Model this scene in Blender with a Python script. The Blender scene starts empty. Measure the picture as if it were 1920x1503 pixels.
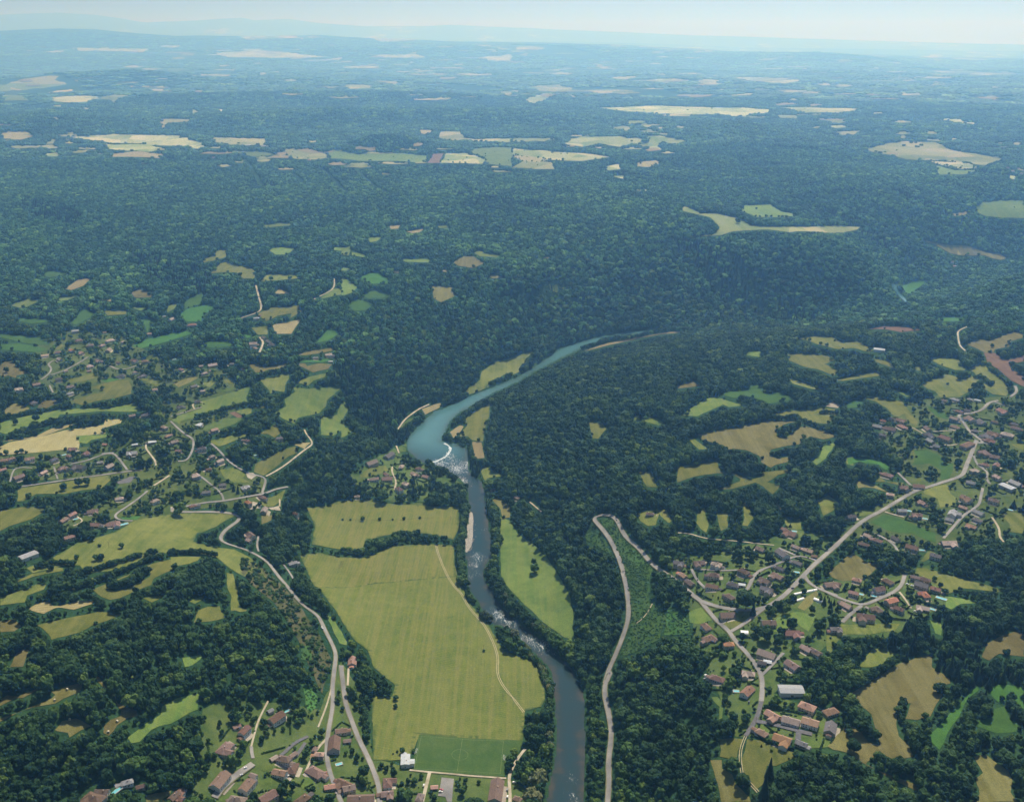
"""Aerial view of a river valley: forest, fields, villages, haze."""
HAZE, EXPO = 1.13e-4, 0.35
# ---------------------------------------------------------------- traced plan
# every outline is written in the pixels of an enlarged piece of the photograph: (x0, y0, scale)
TILES = {'G': (0, 0, 1), 'W1': (0, 0, 2), 'W2': (960, 0, 2), 'W3': (0, 376, 3), 'W4': (640, 376, 3), 'W5': (1280, 376, 3)}
for _n, _x, _y in (('T1', 0, 580), ('T2', 320, 580), ('T3', 0, 780), ('T4', 320, 780), ('T5', 0, 1000), ('T6', 320, 1000),
                   ('T7', 0, 1250), ('T8', 320, 1250), ('U1', 640, 640), ('U2', 640, 860), ('U3', 640, 1060), ('U4', 560, 1253),
                   ('U5', 860, 1253), ('U6', 960, 860), ('U7', 960, 1060), ('U8', 960, 660), ('V1', 1270, 700), ('V2', 1590, 600),
                   ('V3', 1590, 800), ('V4', 1240, 940), ('V5', 1550, 1000), ('V6', 1240, 1140), ('V8', 1270, 1253)):
    TILES[_n] = (_x, _y, 1920 / 330)
TILES['V7'] = (1590, 1180, 1536 / 330)

# type letters: M dry meadow, P pasture, B lush crop, H hay, S stubble, R ploughed, L garden lawn, D bare gravel, O scrub, A tarmac
FIELDS = '''
W1 H 0,495 90,492 130,510 80,525 10,520
W1 S 250,515 430,503 680,508 720,525 780,540 700,550 560,545 400,535
W1 P 380,540 560,543 620,560 560,572 450,565 400,558
W1 H 415,578 520,568 620,580 600,595 500,590 420,590
W1 S 690,548 790,545 740,562
W1 S 790,515 1000,520 1000,545 860,545 800,535
W1 P 830,565 1000,572 1040,580 960,590 920,580
W1 P 1060,560 1180,565 1240,590 1180,600 1100,595
W1 H 1020,575 1090,570 1060,585
W1 P 1230,568 1340,580 1500,575 1600,585 1600,610 1500,605 1350,605 1240,595
W1 R 1620,578 1670,576 1650,612 1600,612
W1 M 1670,576 1750,575 1820,600 1810,615 1650,612
W1 H 1560,488 1640,490 1600,505 1570,500
W1 M 1640,495 1730,492 1750,525 1680,528 1640,515
W1 M 1740,520 1920,520 1920,535 1780,532
W1 P 1760,560 1850,552 1920,555 1920,625 1830,615 1790,585
W1 P 160,578 220,575 230,590 170,588
W1 M 230,495 290,495 270,508
W1 P 0,355 130,360 120,378 0,380
W1 S 170,370 240,360 360,360 375,375 320,385 200,382
W1 M 380,360 480,360 430,385 380,375
W1 M 180,395 240,395 230,403
W1 M 265,405 345,403 330,415
W1 P 600,447 720,450 700,458 630,462 625,485 605,480
W1 M 715,412 745,412 745,428 715,428
W1 S 810,410 880,412 820,420
W1 S 140,445 240,440 210,455
W1 S 140,197 230,190 250,198
W1 S 270,182 560,184 540,196 300,190
W1 S 580,172 680,172 640,180
W1 S 790,200 960,190 1100,200 1240,215 1100,218 860,215
W1 S 1280,250 1440,248 1400,258 1290,256
W1 S 1380,205 1560,205 1600,215 1450,218
W1 S 440,308 540,308 500,314
W1 S 970,275 1000,275 995,285 970,283
W1 M 1280,320 1380,318 1420,330 1340,335 1280,332
W1 M 1400,305 1540,308 1480,318
W1 S 1640,290 1740,293 1650,298
W1 S 900,140 960,138 920,148
W1 S 1000,140 1080,138 1060,148
W1 S 1400,150 1500,145 1560,152 1440,158
W1 S 1780,170 1840,170 1820,175
W1 M 1860,345 1920,345 1920,360 1880,358
W1 S 1800,215 1920,205 1920,230 1830,228
W2 S 320,405 500,398 700,402 880,405 980,412 960,425 890,432 880,442 780,430 700,432 560,428 420,420
W2 M 990,405 1100,402 1320,410 1240,425 1100,425
W2 M 990,432 1080,435 1070,448 1000,442
W2 S 700,300 780,298 790,320 690,320
W2 S 820,292 1000,295 1100,305 1020,315 900,305
W2 M 530,298 600,300 610,315 570,318
W2 S 1030,340 1150,350 1090,352
W2 S 840,345 930,355 860,360
W2 S 770,330 820,345 790,345
W2 M 60,325 190,315 230,335 160,348 90,335
W2 M 40,378 170,350 130,375 80,390
W2 M 0,340 30,345 0,355
W2 S 370,256 460,258 380,262
W2 M 0,518 180,520 120,532 0,530
W2 M 190,540 260,512 380,512 440,520 480,515 500,535 400,552 330,540 260,552
W2 M 360,480 420,470 460,480 430,495
W2 M 420,450 530,455 440,465
W2 M 500,510 560,510 600,520 660,530 620,545 560,530 560,565 520,560
W2 P 0,555 150,570 260,575 370,590 260,605 120,600 0,580
W2 H 0,585 60,585 130,600 110,610 40,605
W2 P 40,605 150,610 160,635 80,635 0,630
W2 M 350,625 400,615 410,635 360,640
W2 H 470,610 540,602 560,612 510,628 470,625
W2 M 370,660 420,660 420,672
W2 M 445,712 520,710 500,718
W2 S 1180,475 1240,470 1280,478 1190,482
W2 M 1200,495 1320,490 1280,505 1220,508
W2 P 1320,560 1400,540 1460,530 1600,535 1640,560 1760,580 1850,600 1780,625 1620,600 1480,600 1400,580 1350,570
W2 H 1460,538 1530,538 1530,553 1470,550
W2 H 1390,570 1470,575 1430,582
W2 S 1570,605 1700,610 1750,630 1680,635 1590,615
W2 P 1590,620 1660,640 1740,640 1700,655 1600,655
W2 S 1575,450 1640,445 1690,455 1800,470 1700,465
W2 S 1860,660 1890,660 1880,680
W3 B 245,407 300,402 380,410 360,425 280,433 250,425
W3 S 365,497 440,445 510,440 470,480 400,505
W3 P 55,590 150,555 215,560 200,575 130,608
W3 P 330,545 420,540 460,530 380,560 335,567
W3 S 520,548 600,560 670,550 620,568
W3 H 730,512 790,503 855,515 850,545 760,548
W3 B 970,518 1050,508 1030,520
W3 B 1035,575 1100,530 1150,528 1120,585 1040,610
W3 B 1010,640 1060,608 1160,585 1210,600 1150,640 1130,680 1050,682
W3 P 945,590 1000,580 980,610 940,630
W3 P 740,603 830,602 800,622
W3 M 590,622 710,617 710,640 600,647
W3 B 395,690 470,615 530,620 510,655 430,698
W3 B 110,662 200,665 300,680 180,692 105,680
W3 B 770,675 830,665 880,670 840,705 830,745 815,700
W3 B 0,750 100,755 230,770 290,815 160,805 0,770
W3 B 0,810 100,805 200,820 270,835 220,855 100,845 0,840
W3 B 740,820 830,780 960,750 1050,735 1080,750 1000,775 880,810 800,830
W3 B 1110,820 1180,793 1270,790 1320,815 1220,830
W3 B 1370,750 1420,765 1390,775
W3 M 1210,285 1275,278 1270,320 1200,340 1140,350 1150,325 1210,315
W3 M 1185,410 1240,355 1290,345 1300,365 1400,375 1440,400 1430,440 1370,440 1330,405 1250,405
W3 P 1500,275 1600,262 1670,270 1610,305 1550,305
W3 P 1480,140 1580,128 1670,130 1640,140 1500,152
W3 M 1465,455 1500,418 1640,418 1700,437 1560,450
W3 S 1540,525 1570,497 1640,525
W3 M 1440,640 1520,605 1690,590 1695,625 1630,665 1640,635 1560,650 1500,680
W3 S 1530,700 1690,670 1640,750 1555,750
W3 M 1415,715 1505,708 1505,755 1450,755
W3 B 1780,800 1850,718 1910,745 1840,790
W3 P 1860,500 1920,495 1920,530 1800,555
W3 P 1870,265 1920,262 1920,285 1880,280
W4 B 90,435 140,415 200,405 270,440 260,465 180,470
W4 B 110,535 170,510 210,507 285,535 220,550 150,550
W4 B 40,585 90,555 180,585 130,620 70,620
W4 P 0,425 90,490 60,520 0,535
W4 H 630,350 690,315 740,315 800,355 740,382 660,368
W4 H 510,480 625,490 635,540 560,572 520,550
W4 P 340,330 500,330 490,350 360,345
W4 P 740,290 790,285 810,300 900,310 870,320 780,315
W4 P 1150,490 1210,473 1280,485 1220,495 1215,520 1180,505
W4 H 820,420 870,420 910,435 850,440
W4 S 1130,322 1175,318 1160,327
W4 P 0,265 65,255 40,310 0,305
W4 P 150,210 230,208 200,230 160,235
W4 S 270,145 330,140 320,160 280,162
W4 S 360,175 470,160 440,180 400,185
W4 P 545,140 605,140 600,155 545,155
W4 P 1340,465 1390,470 1380,478
W4 S 275,400 325,395 320,410
W4 S 555,395 600,392 590,405
W4 S 1360,850 1500,800 1650,770 1860,738 1920,742 1800,752 1680,775 1500,815 1400,840
W4 P 60,290 140,305 130,320 60,310
W4 P 0,375 60,385 40,400 0,395
W4 M 700,1070 780,1010 790,960 860,910 1070,848 1105,865 1020,920 1010,960 840,1020 830,1050 720,1090
W5 E 0,30 100,75 200,75 330,110 380,140 470,150 570,150 700,150 850,140 1000,150 980,165 900,180 720,175 600,180 480,165 280,175 220,195 40,210 190,185 210,150 150,95 0,60
W5 P 330,60 345,30 390,30 490,20 560,65 650,80 600,98 420,95
W5 H 1340,225 1500,250 1600,255 1780,300 1825,325 1790,335 1700,310 1580,310 1500,295 1440,260
W5 B 1235,480 1300,455 1380,447 1310,500 1270,545 1255,520
W5 B 1420,660 1590,660 1580,678 1470,680
W5 P 1640,45 1690,10 1800,0 1920,0 1920,100 1840,100 1700,85 1660,70
W5 S 1520,75 1590,62 1600,75 1530,88
W5 M 650,775 740,765 850,770 900,800 980,790 1070,840 1050,855 960,830 870,835 760,810
W5 M 590,865 660,862 800,870 860,895 800,920 870,960 850,985 760,950 680,935 600,900
W5 M 860,1010 960,985 1080,965 1120,985 1000,1000 900,1015
W5 M 1075,890 1170,910 1190,945 1090,910
W5 M 600,1005 680,1025 790,1065 720,1060 620,1030
W5 P 370,850 440,850 430,880 360,870
T1 H 0,610 60,570 130,565 180,630 290,690 330,695 180,720 170,750 90,720 40,740 0,720
T1 M 600,430 640,400 680,380 700,400 640,440
T1 M 740,770 880,735 1020,700 1030,750 900,790 760,800
T1 B 1100,770 1280,740 1290,770 1160,800
T1 M 790,990 1000,930 1130,900 1120,880 980,850 1200,790 1400,770 1430,830 1430,920 1250,970 1050,1000 900,1045 840,1030
T1 M 1540,760 1650,750 1740,790 1700,830 1600,790
T1 P 0,1240 300,1160 640,1100 900,1080 1200,1080 1480,1020 1550,1110 1400,1120 1100,1110 900,1130 650,1150 600,1230 300,1310 60,1360 0,1340
T1 H 50,1090 160,1025 320,1070 330,1110 60,1180
T1 H 470,1000 600,980 650,1030 560,1060 390,1110 420,1050
T1 S 20,1440 400,1380 560,1300 870,1240 700,1300 500,1370 420,1400 250,1420
T1 S 0,1500 100,1450 450,1390 700,1320 1000,1280 1130,1260 1150,1200 1330,1200 1320,1240 1150,1290 1150,1355 830,1380 870,1455 860,1520 600,1540 300,1570 0,1590
T3 P 830,215 1200,200 1300,205 1000,260 950,300 870,290
T3 M 200,790 700,720 1000,670 1170,650 1200,700 1100,790 900,810 700,850 400,850 250,930 190,930
T3 M 0,1040 250,990 480,1000 470,1050 330,1130 100,1200 0,1260
T3 B 1310,1100 1450,1090 1540,1080 1500,1130 1340,1130
T3 A 1260,720 1420,660 1480,660 1430,720 1300,740
G M 50,1065 100,1045 145,1018 215,998 255,975 330,962 430,962 440,968 425,975 400,990 370,1000 362,1015 400,1025 440,1030 470,1045 490,1065 500,1085 480,1090 455,1080 430,1065 405,1045 390,1040 330,1035 290,1040 240,1062 200,1072 160,1075 150,1060 120,1060 90,1068 60,1075
T5 M 0,700 130,660 400,555 510,560 480,610 290,680 270,750 0,785
T5 M 170,520 350,440 470,420 620,370 690,380 690,410 500,440 350,480 200,530
T5 M 780,590 1000,490 1300,400 1500,330 1700,260 1750,270 1500,340 1250,430 1050,510 850,610 800,635
T5 M 1010,610 1180,540 1180,600 1260,640 1400,600 1500,540 1640,470 1640,400 1600,350 1920,270 1920,380 1800,430 1680,490 1650,560 1500,620 1300,700 1200,725 1100,690
T5 M 1230,520 1420,440 1400,470 1280,520
T5 M 1560,705 1740,675 1780,695 1650,755
T5 S 310,820 420,760 520,750 590,790 700,780 880,730 1020,740 1000,770 800,835 650,810 600,820 480,875 420,860 350,840
T5 H 0,960 150,935 230,1010 160,1065 0,1075
T5 M 390,1000 700,930 1000,870 1080,850 1330,885 1250,920 1000,1010 860,1080 560,1160 520,1100 480,1040
T5 H 110,1455 180,1310 250,1265 320,1270 290,1330 250,1455
T6 M 0,260 200,255 330,255 300,300 200,330 90,350 0,410
T6 M 610,430 680,440 700,560 730,620 730,720 760,800 840,830 830,850 760,860 700,840 660,850 660,700 620,600
T6 M 250,970 310,840 400,800 540,790 560,850 590,890 590,920 520,940 400,960
T6 P 200,740 380,670 340,720 260,770
T6 P 1700,900 1760,910 1920,1180 1920,1220 1840,1200 1750,1010
T6 P 130,1360 330,1320 350,1345 240,1440 200,1455 150,1455
T6 O 1430,1230 1520,1220 1540,1400 1420,1370
T6 O 1570,1230 1620,1170 1640,1300 1700,1440 1560,1455
T6 O 1010,560 1060,540 1160,700 1150,760 1100,680
G K 452,1045 490,1062 520,1088 556,1128 596,1185 622,1238 604,1300 588,1268 566,1215 545,1175 515,1130 490,1110 470,1095 452,1072
T7 H 0,360 80,310 200,325 400,240 420,250 250,340 180,340 0,430
T7 H 560,270 740,210 900,170 900,230 870,280 700,350 600,400 350,440 0,600 0,565 200,490 440,400 560,340 600,310
T7 H 600,690 680,600 830,560 1000,650 880,690 760,770 740,720 640,700
T7 H 1050,100 1080,110 1160,240 1120,210 1060,150
T7 H 1190,265 1250,310 1280,400 1480,480 1500,530 1400,560 1280,640 1190,750 1140,720 1130,640 1200,575 1310,540 1320,480 1280,430 1260,330
T7 P 1400,780 1530,660 1750,520 1770,430 1920,350 2170,290 2160,470 2010,540 1860,620 1740,650 1650,690 1520,810 1440,830
T7 P 1400,110 1560,70 1480,130
T7 H 1590,1400 1700,1380 1860,1350 1860,1400 1780,1440 1800,1472 1600,1472
T8 L 950,1100 1090,1005 1210,1070 1140,1160 1010,1140
T8 L 820,1020 590,1160 700,1130 850,1060
T8 L 930,1230 1110,1200 1110,1260 1000,1300
T8 L 1400,1280 1480,1190 1560,1220 1580,1300 1540,1370 1440,1330
T8 L 500,1440 690,1370 700,1400 540,1472
T8 O 1430,190 1500,200 1600,330 1590,450 1520,510 1470,430 1480,330
T8 L 1760,450 1850,470 1890,640 1810,650 1760,700
G M 562,1040 600,1036 660,1045 690,1045 740,1022 815,1020 850,1022 853,1060 862,1090 880,1130 915,1170 945,1220 1000,1240 1020,1275 1022,1310 1015,1325 985,1332 980,1390 780,1375 772,1410 755,1425 700,1425 697,1305 735,1305 740,1285 700,1250 690,1220 660,1195 625,1140 590,1090 575,1070
G M3 562,1040 600,1036 660,1045 690,1045 740,1022 815,1020 850,1022 853,1060 856,1082 800,1086 700,1095 590,1100 575,1070
G M3 736,1303 985,1300 985,1332 980,1389 786,1377 740,1372
G M2 697,1305 735,1305 739,1372 786,1377 774,1409 757,1424 701,1424
G M 576,1060 610,1050 660,1050 720,1036 735,1046 690,1060 640,1068 622,1085 610,1112 594,1100
G M 575,952 640,938 700,935 740,945 860,950 862,990 850,1012 800,1000 740,1000 700,1010 685,1030 640,1030 585,1020 590,985
G P 935,968 955,975 970,1000 1000,1020 1030,1050 1050,1085 1070,1120 1075,1160 1075,1200 1060,1195 1030,1175 1000,1150 960,1110 940,1080 938,1030 930,990
U1 M 1280,1040 1370,920 1340,860 1460,760 1630,680 1600,850 1560,980 1540,1095 1430,1080 1380,1030
U1 S 1430,1095 1530,1100 1560,1270 1450,1280
U1 S 1180,990 1300,910 1340,930 1230,1060
U1 S 880,740 1000,690 1100,670 1110,700 1000,760 920,800
U1 P 0,670 80,730 20,850 40,940 140,960 40,1040 0,1050
U1 L 620,950 720,850 800,830 760,880 700,900 680,960 640,980
U1 L 620,1160 700,1110 720,1130 700,1200 640,1210
U2 M 1520,140 1560,80 1640,120 1770,190 1600,210 1570,240
U2 M 200,180 330,90 480,75 520,130 400,170 210,215
U2 L 520,470 560,440 600,470 740,490 900,480 880,510 720,500
U2 H 1650,450 1700,420 1780,480 1840,520 1840,640 1760,650 1740,560
T2 P 1240,980 1360,900 1330,850 1500,870 1700,850 1860,840 1850,870 1700,990 1690,1060 1620,1130 1390,1180 1350,1250 1200,1180 1140,1130 1260,1060
T2 M 970,770 1200,720 1290,700 1290,760 1250,830 1240,900 1150,890 1090,920 1050,850
T2 M 1370,800 1500,740 1690,700 1680,740 1560,780 1500,830
T2 P 1640,1180 1820,1150 1840,1040 1900,1010 1920,1050 1880,1150 1880,1220 1900,1280 1780,1380 1640,1370
T2 H 850,600 960,580 970,620 1060,630 1270,585 1250,620 1150,660 930,690 880,640
T2 H 1400,590 1470,590 1490,620 1640,590 1760,600 1720,650 1550,690 1410,620
T2 H 1390,500 1500,460 1770,420 1770,450 1640,480 1480,500
T2 B 1410,570 1700,545 1800,540 1660,580 1420,580
T2 P 340,1000 500,960 830,850 870,830 850,900 820,960 850,1040 740,1020 600,1080 480,1110 280,1180 100,1220 100,1250 0,1200 340,1080
T2 H 30,810 250,725 300,750 230,790 90,850
T2 M 320,810 450,780 490,800 430,850
T2 M 580,770 690,770 680,810 600,810
T2 M 700,1110 880,1070 880,1130 800,1160
T2 M 900,1080 1030,1055 1020,1080
T2 R 640,1130 700,1115 800,1170 740,1190
T2 L 340,1290 480,1220 640,1190 800,1180 700,1250 520,1310 350,1320
T2 M 960,1360 1080,1300 1140,1250 1200,1350 1130,1400 1060,1360
T2 L 540,880 680,850 720,870 560,910
T4 M 430,270 880,170 800,230 600,310 530,330 450,300
T4 M 920,520 1220,370 1370,330 1380,400 1280,440 1010,650 910,610
T4 S 1340,310 1450,290 1530,290 1480,330 1460,360 1390,330
T4 D 820,620 900,620 930,650 880,690 840,670
T4 M 540,590 680,560 820,640 780,680 860,720 700,730 580,680
T4 M 990,920 1150,870 1250,800 1210,920 1120,990 1030,990 970,950
T4 L 440,870 520,830 540,900 440,920
T4 D 830,990 900,930 990,960 980,1000 900,1010
T4 D 1060,1000 1180,980 1200,1030 1100,1020
T4 D 0,990 60,990 60,1050 0,1050
T4 H 990,1080 1110,1080 1100,1140 990,1180
U6 O 1090,640 1140,660 1220,850 1330,960 1460,1090 1550,1180 1500,1290 1500,1455 1270,1455 1230,1240 1190,1090 1100,880 1020,760 960,680
U7 O 1240,0 1480,0 1480,250 1490,400 1540,430 1640,450 1700,620 1620,700 1610,800 1400,920 1200,1000 1180,960 1290,750 1310,500 1270,200
U6 O 770,830 870,800 1020,890 1080,1040 930,980
V1 H 225,665 600,600 900,540 1000,515 1290,530 1200,545 1090,600 1080,690 1190,700 1350,590 1400,580 1660,650 1740,690 1590,720 1450,690 1370,730 1350,770 1200,790 1020,830 1000,900 1090,930 1240,910 1200,970 1060,1000 1020,1030 920,970 890,900 760,840 600,820 590,870 500,780 330,760 240,700
V1 M 1060,440 1300,400 1560,380 1740,390 1760,430 1700,490 1640,550 1500,540 1360,490 1350,560 1300,520 1100,460
V1 P 20,470 240,320 370,255 500,280 640,330 760,345 560,370 500,340 300,430 220,470 60,460
V1 B 470,230 600,190 800,180 800,125 870,130 950,180 960,230 1100,205 1250,260 1200,300 1000,330 930,290 800,260 620,270 540,250
V1 H 0,140 170,90 250,140 80,160 0,165
V1 M 1220,60 1400,110 1610,190 1550,190 1300,120
V1 M 0,1010 60,1010 200,1000 430,955 470,1080 600,1100 690,1150 680,1180 440,1270 600,1260 850,1190 930,1230 1040,1320 1100,1270 1120,1220 980,1190 1100,1110 1210,1080 1200,1050 930,1080 920,1130 790,1160 640,1090 430,1090 200,1120 0,1190
V1 M 120,710 180,710 340,830 230,830
V1 P 1470,960 1560,900 1580,800 1700,760 1720,780 1650,870 1620,930 1520,1000
V1 P 1840,920 1920,905 1920,1010 1850,990
V1 M 1520,1390 1640,1330 1770,1420 1700,1455 1560,1440
V1 D 1620,360 1690,310 1780,350 1750,380
U8 M 840,770 990,780 1030,840 940,945 880,940 860,850
U8 P 1330,700 1380,690 1400,740 1340,750
U8 P 1440,745 1500,715 1580,720 1650,770 1600,800 1480,770
U6 M 1390,145 1525,150 1580,310 1470,310 1430,240
U6 M 1370,600 1480,560 1680,560 1740,680 1700,700 1600,600 1570,720 1490,730 1400,680
V4 M 385,230 400,80 475,70 480,150 525,260 490,340 430,300
V4 M 600,125 720,120 720,290 650,320
V4 M 890,15 930,20 1000,180 940,270 880,260 910,180
V4 H 0,100 40,95 110,190 90,235 50,200
V4 H 1260,30 1310,40 1300,100
V4 M 1345,165 1440,210 1510,185 1530,310 1400,300 1360,290
V4 M 1720,0 1920,0 1880,100 1760,160 1740,80
V4 P 300,1210 450,1150 580,1290 400,1340 310,1320
V4 M 680,1340 790,1210 980,1210 1110,1200 960,1290 800,1390 720,1380
V4 P 1200,1430 1260,1270 1480,1200 1690,1250 1610,1420 1480,1330 1370,1400
V4 H 1490,1160 1560,1060 1690,970 1710,1010 1650,1110 1560,1190
V4 L 460,980 610,960 600,1040 540,1080
V4 L 640,1050 740,930 800,960 700,1030 680,1100
V4 D 900,960 980,960 960,1000 850,1000
V4 O 60,1180 200,1190 300,1330 320,1455 40,1455
V5 H 20,430 150,310 290,205 420,310 580,340 480,450 360,510 170,515 60,480
V5 M 980,380 1050,370 1300,440 1560,520 1700,550 1920,620 1880,640 1500,600 1380,640 1300,660 1200,560 980,440
V5 P 1290,680 1560,720 1640,760 1450,770 1360,830 1300,800
V5 M 1020,300 1100,200 1180,180 1160,250 1060,310
V5 M 170,990 800,990 740,1060 560,1080 450,1100 180,1100 0,1350 0,1090
V5 M 370,1430 490,1260 720,1260 740,1310 640,1410 500,1455 350,1455
V5 P 1130,950 1210,950 1260,1020 1250,1110 1190,1090
V7 H 0,570 250,420 460,290 700,220 740,240 730,330 880,420 890,470 760,520 830,570 760,680 720,760 600,790 500,780 550,640 450,640 420,820 440,930 530,1010 570,1110 400,1130 330,1100 280,1060 150,1180 270,1230 440,1290 630,1370 600,1410 380,1310 200,1200 100,1150 0,1080 0,860 80,850 180,980 270,1010 260,900 200,740 60,620
V7 B 720,920 890,740 960,660 1060,560 1080,480 1180,510 1060,590 980,720 900,860 800,1050 740,990
V7 B 1240,490 1380,480 1536,510 1536,700 1380,600 1350,660 1250,580
V7 B 1120,800 1260,760 1280,690 1360,670 1400,760 1536,880 1300,910 1130,850
V7 H 1100,1110 1200,1090 1300,1170 1400,1230 1440,1320 1420,1420 1480,1503 1080,1503 1150,1440 1120,1300 1170,1250
V7 H 1170,240 1200,130 1350,50 1440,20 1536,30 1536,240 1320,210 1230,270
V8 M 760,770 900,790 1130,880 1310,930 1320,960 1180,1010 1080,1060 970,1060 960,1250 850,1330 720,1130 690,1000 740,850
V8 M 460,770 560,760 720,770 660,950 640,1010 560,980 470,960 480,890
V8 H 360,1000 470,1000 480,1100 600,1160 640,1250 780,1400 800,1455 480,1455 440,1250 400,1100
V8 L 370,310 440,310 500,400 490,540 450,560 460,420
V8 L 810,640 900,600 1060,660 1060,730 980,740 900,720
V8 L 1340,770 1560,740 1760,760 1700,850 1400,880
V8 H 1640,850 1830,640 1920,630 1920,940 1700,890
V8 L 960,450 1110,480 1340,530 1600,580 1600,700 1360,690 1150,630 930,560
V2 H 1290,265 1440,215 1540,230 1800,130 1920,160 1920,190 1780,230 1760,290 1600,320 1590,350 1500,360 1400,310
V2 R 1480,360 1600,360 1680,420 1750,435 1920,390 1920,450 1760,490 1780,540 1920,610 1920,730 1780,660 1640,540 1520,460
V2 M 890,430 960,405 1210,430 1220,500 1300,530 1270,550 1170,545 1000,490
V2 M 1310,540 1400,495 1500,500 1530,550 1700,660 1760,780 1730,830 1580,810 1480,750 1480,690 1560,740 1590,690 1520,630 1400,600 1370,570
V2 M 800,700 950,640 1080,590 1180,620 1210,660 1300,640 1340,610 1480,680 1370,720 1330,780 1200,840 1000,840 950,780 870,750
V2 R 220,100 400,70 500,75 800,110 640,125 580,135 420,105
V2 M 730,510 800,510 790,555 740,550
V2 P 470,760 540,770 700,810 640,840 560,800
V2 M 150,850 320,845 430,880 580,880 650,970 680,1020 760,1110 740,1160 640,1090 620,1020 540,1060 480,1030 420,960 300,890
V2 B 860,930 960,980 1110,1040 1080,1080 980,1060 900,990
V2 B 0,900 60,870 150,900 130,950 0,960
V3 B 720,260 850,250 1000,310 1080,400 1150,400 1140,500 1100,570 1010,580 1000,520 1020,470 880,400 700,420 740,330
V3 B 0,340 200,350 420,400 460,470 400,470 330,410 200,400 130,380 0,420
V3 H 90,610 140,580 300,640 500,750 430,720 280,670 180,660 110,670
V3 M 290,500 400,510 300,600 460,600 600,610 640,660 560,640 430,610
V3 M 820,700 960,650 1080,630 1120,730 1180,780 1160,860 1000,880 980,780 830,730
V3 B 240,1045 380,960 440,970 560,1000 780,1090 960,1170 960,1260 850,1230 700,1160 550,1160 420,1130 340,1080
V3 P 70,920 180,900 310,930 200,970 100,980
V3 M 1640,920 1760,930 1920,950 1920,1170 1780,1150 1760,1060 1690,990
V3 M 1780,190 1920,190 1920,250 1860,240
V3 L 1110,700 1250,690 1420,700 1340,750 1180,760
'''
# villages: lawns and gardens with scattered small trees
VILLAGES = '''
G 70,640 130,620 220,625 330,690 420,690 460,740 420,800 330,850 400,870 500,900 480,960 400,950 330,960 300,970 200,990 130,1000 110,970 200,940 230,900 30,900 0,900 0,840 140,840 220,830 300,800 300,760 250,730 130,760 60,720
G 650,900 740,840 765,860 800,870 870,900 860,940 740,940 690,925
G 1640,820 1690,760 1760,740 1850,745 1930,740 1930,940 1880,1010 1760,1020 1660,1040 1560,1010 1640,950 1700,910 1690,880
G 1250,1050 1340,1040 1440,1010 1500,990 1560,1010 1520,1090 1560,1090 1740,1060 1780,1130 1660,1200 1560,1200 1450,1300 1560,1350 1560,1400 1380,1380 1340,1280 1300,1220 1300,1160
G 380,1330 420,1310 550,1320 600,1330 640,1240 680,1300 700,1420 770,1440 950,1460 1000,1480 1000,1510 360,1510
'''
PITCH = 'G 786,1377 980,1388 978,1400 955,1440 945,1456 772,1444'
RIVER_L = 'G 1024,1560 1026,1503 1033,1460 1040,1433 1044,1373 1040,1305 1036,1266 1020,1240 994,1215 960,1180 922,1166 901,1134 881,1103 877,1070 874,1015 880,963 879,937 872,906 846,890 815,872 802,870 782,860 765,843 764,830 767,818 780,802 791,793 812,772 834,764 879,743 915,729 949,716 973,706 1007,684 1050,655 1085,642 1120,632 1173,623 1230,617 1250,615 1262,615'
RIVER_R = 'G 1094,1560 1094,1503 1097,1450 1097,1390 1095,1305 1092,1295 1079,1263 1054,1235 1025,1203 1000,1188 970,1164 939,1136 922,1108 908,1086 908,1066 922,1032 915,980 911,946 903,903 890,895 879,880 877,846 855,832 829,826 834,808 850,781 889,757 922,738 970,715 1000,696 1057,669 1087,654 1117,643 1187,631 1240,622 1250,620 1262,617'
GORGE = 'W5 1172,462 1212,465 1205,500 1228,530 1262,570 1250,572 1215,540 1180,492'
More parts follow.
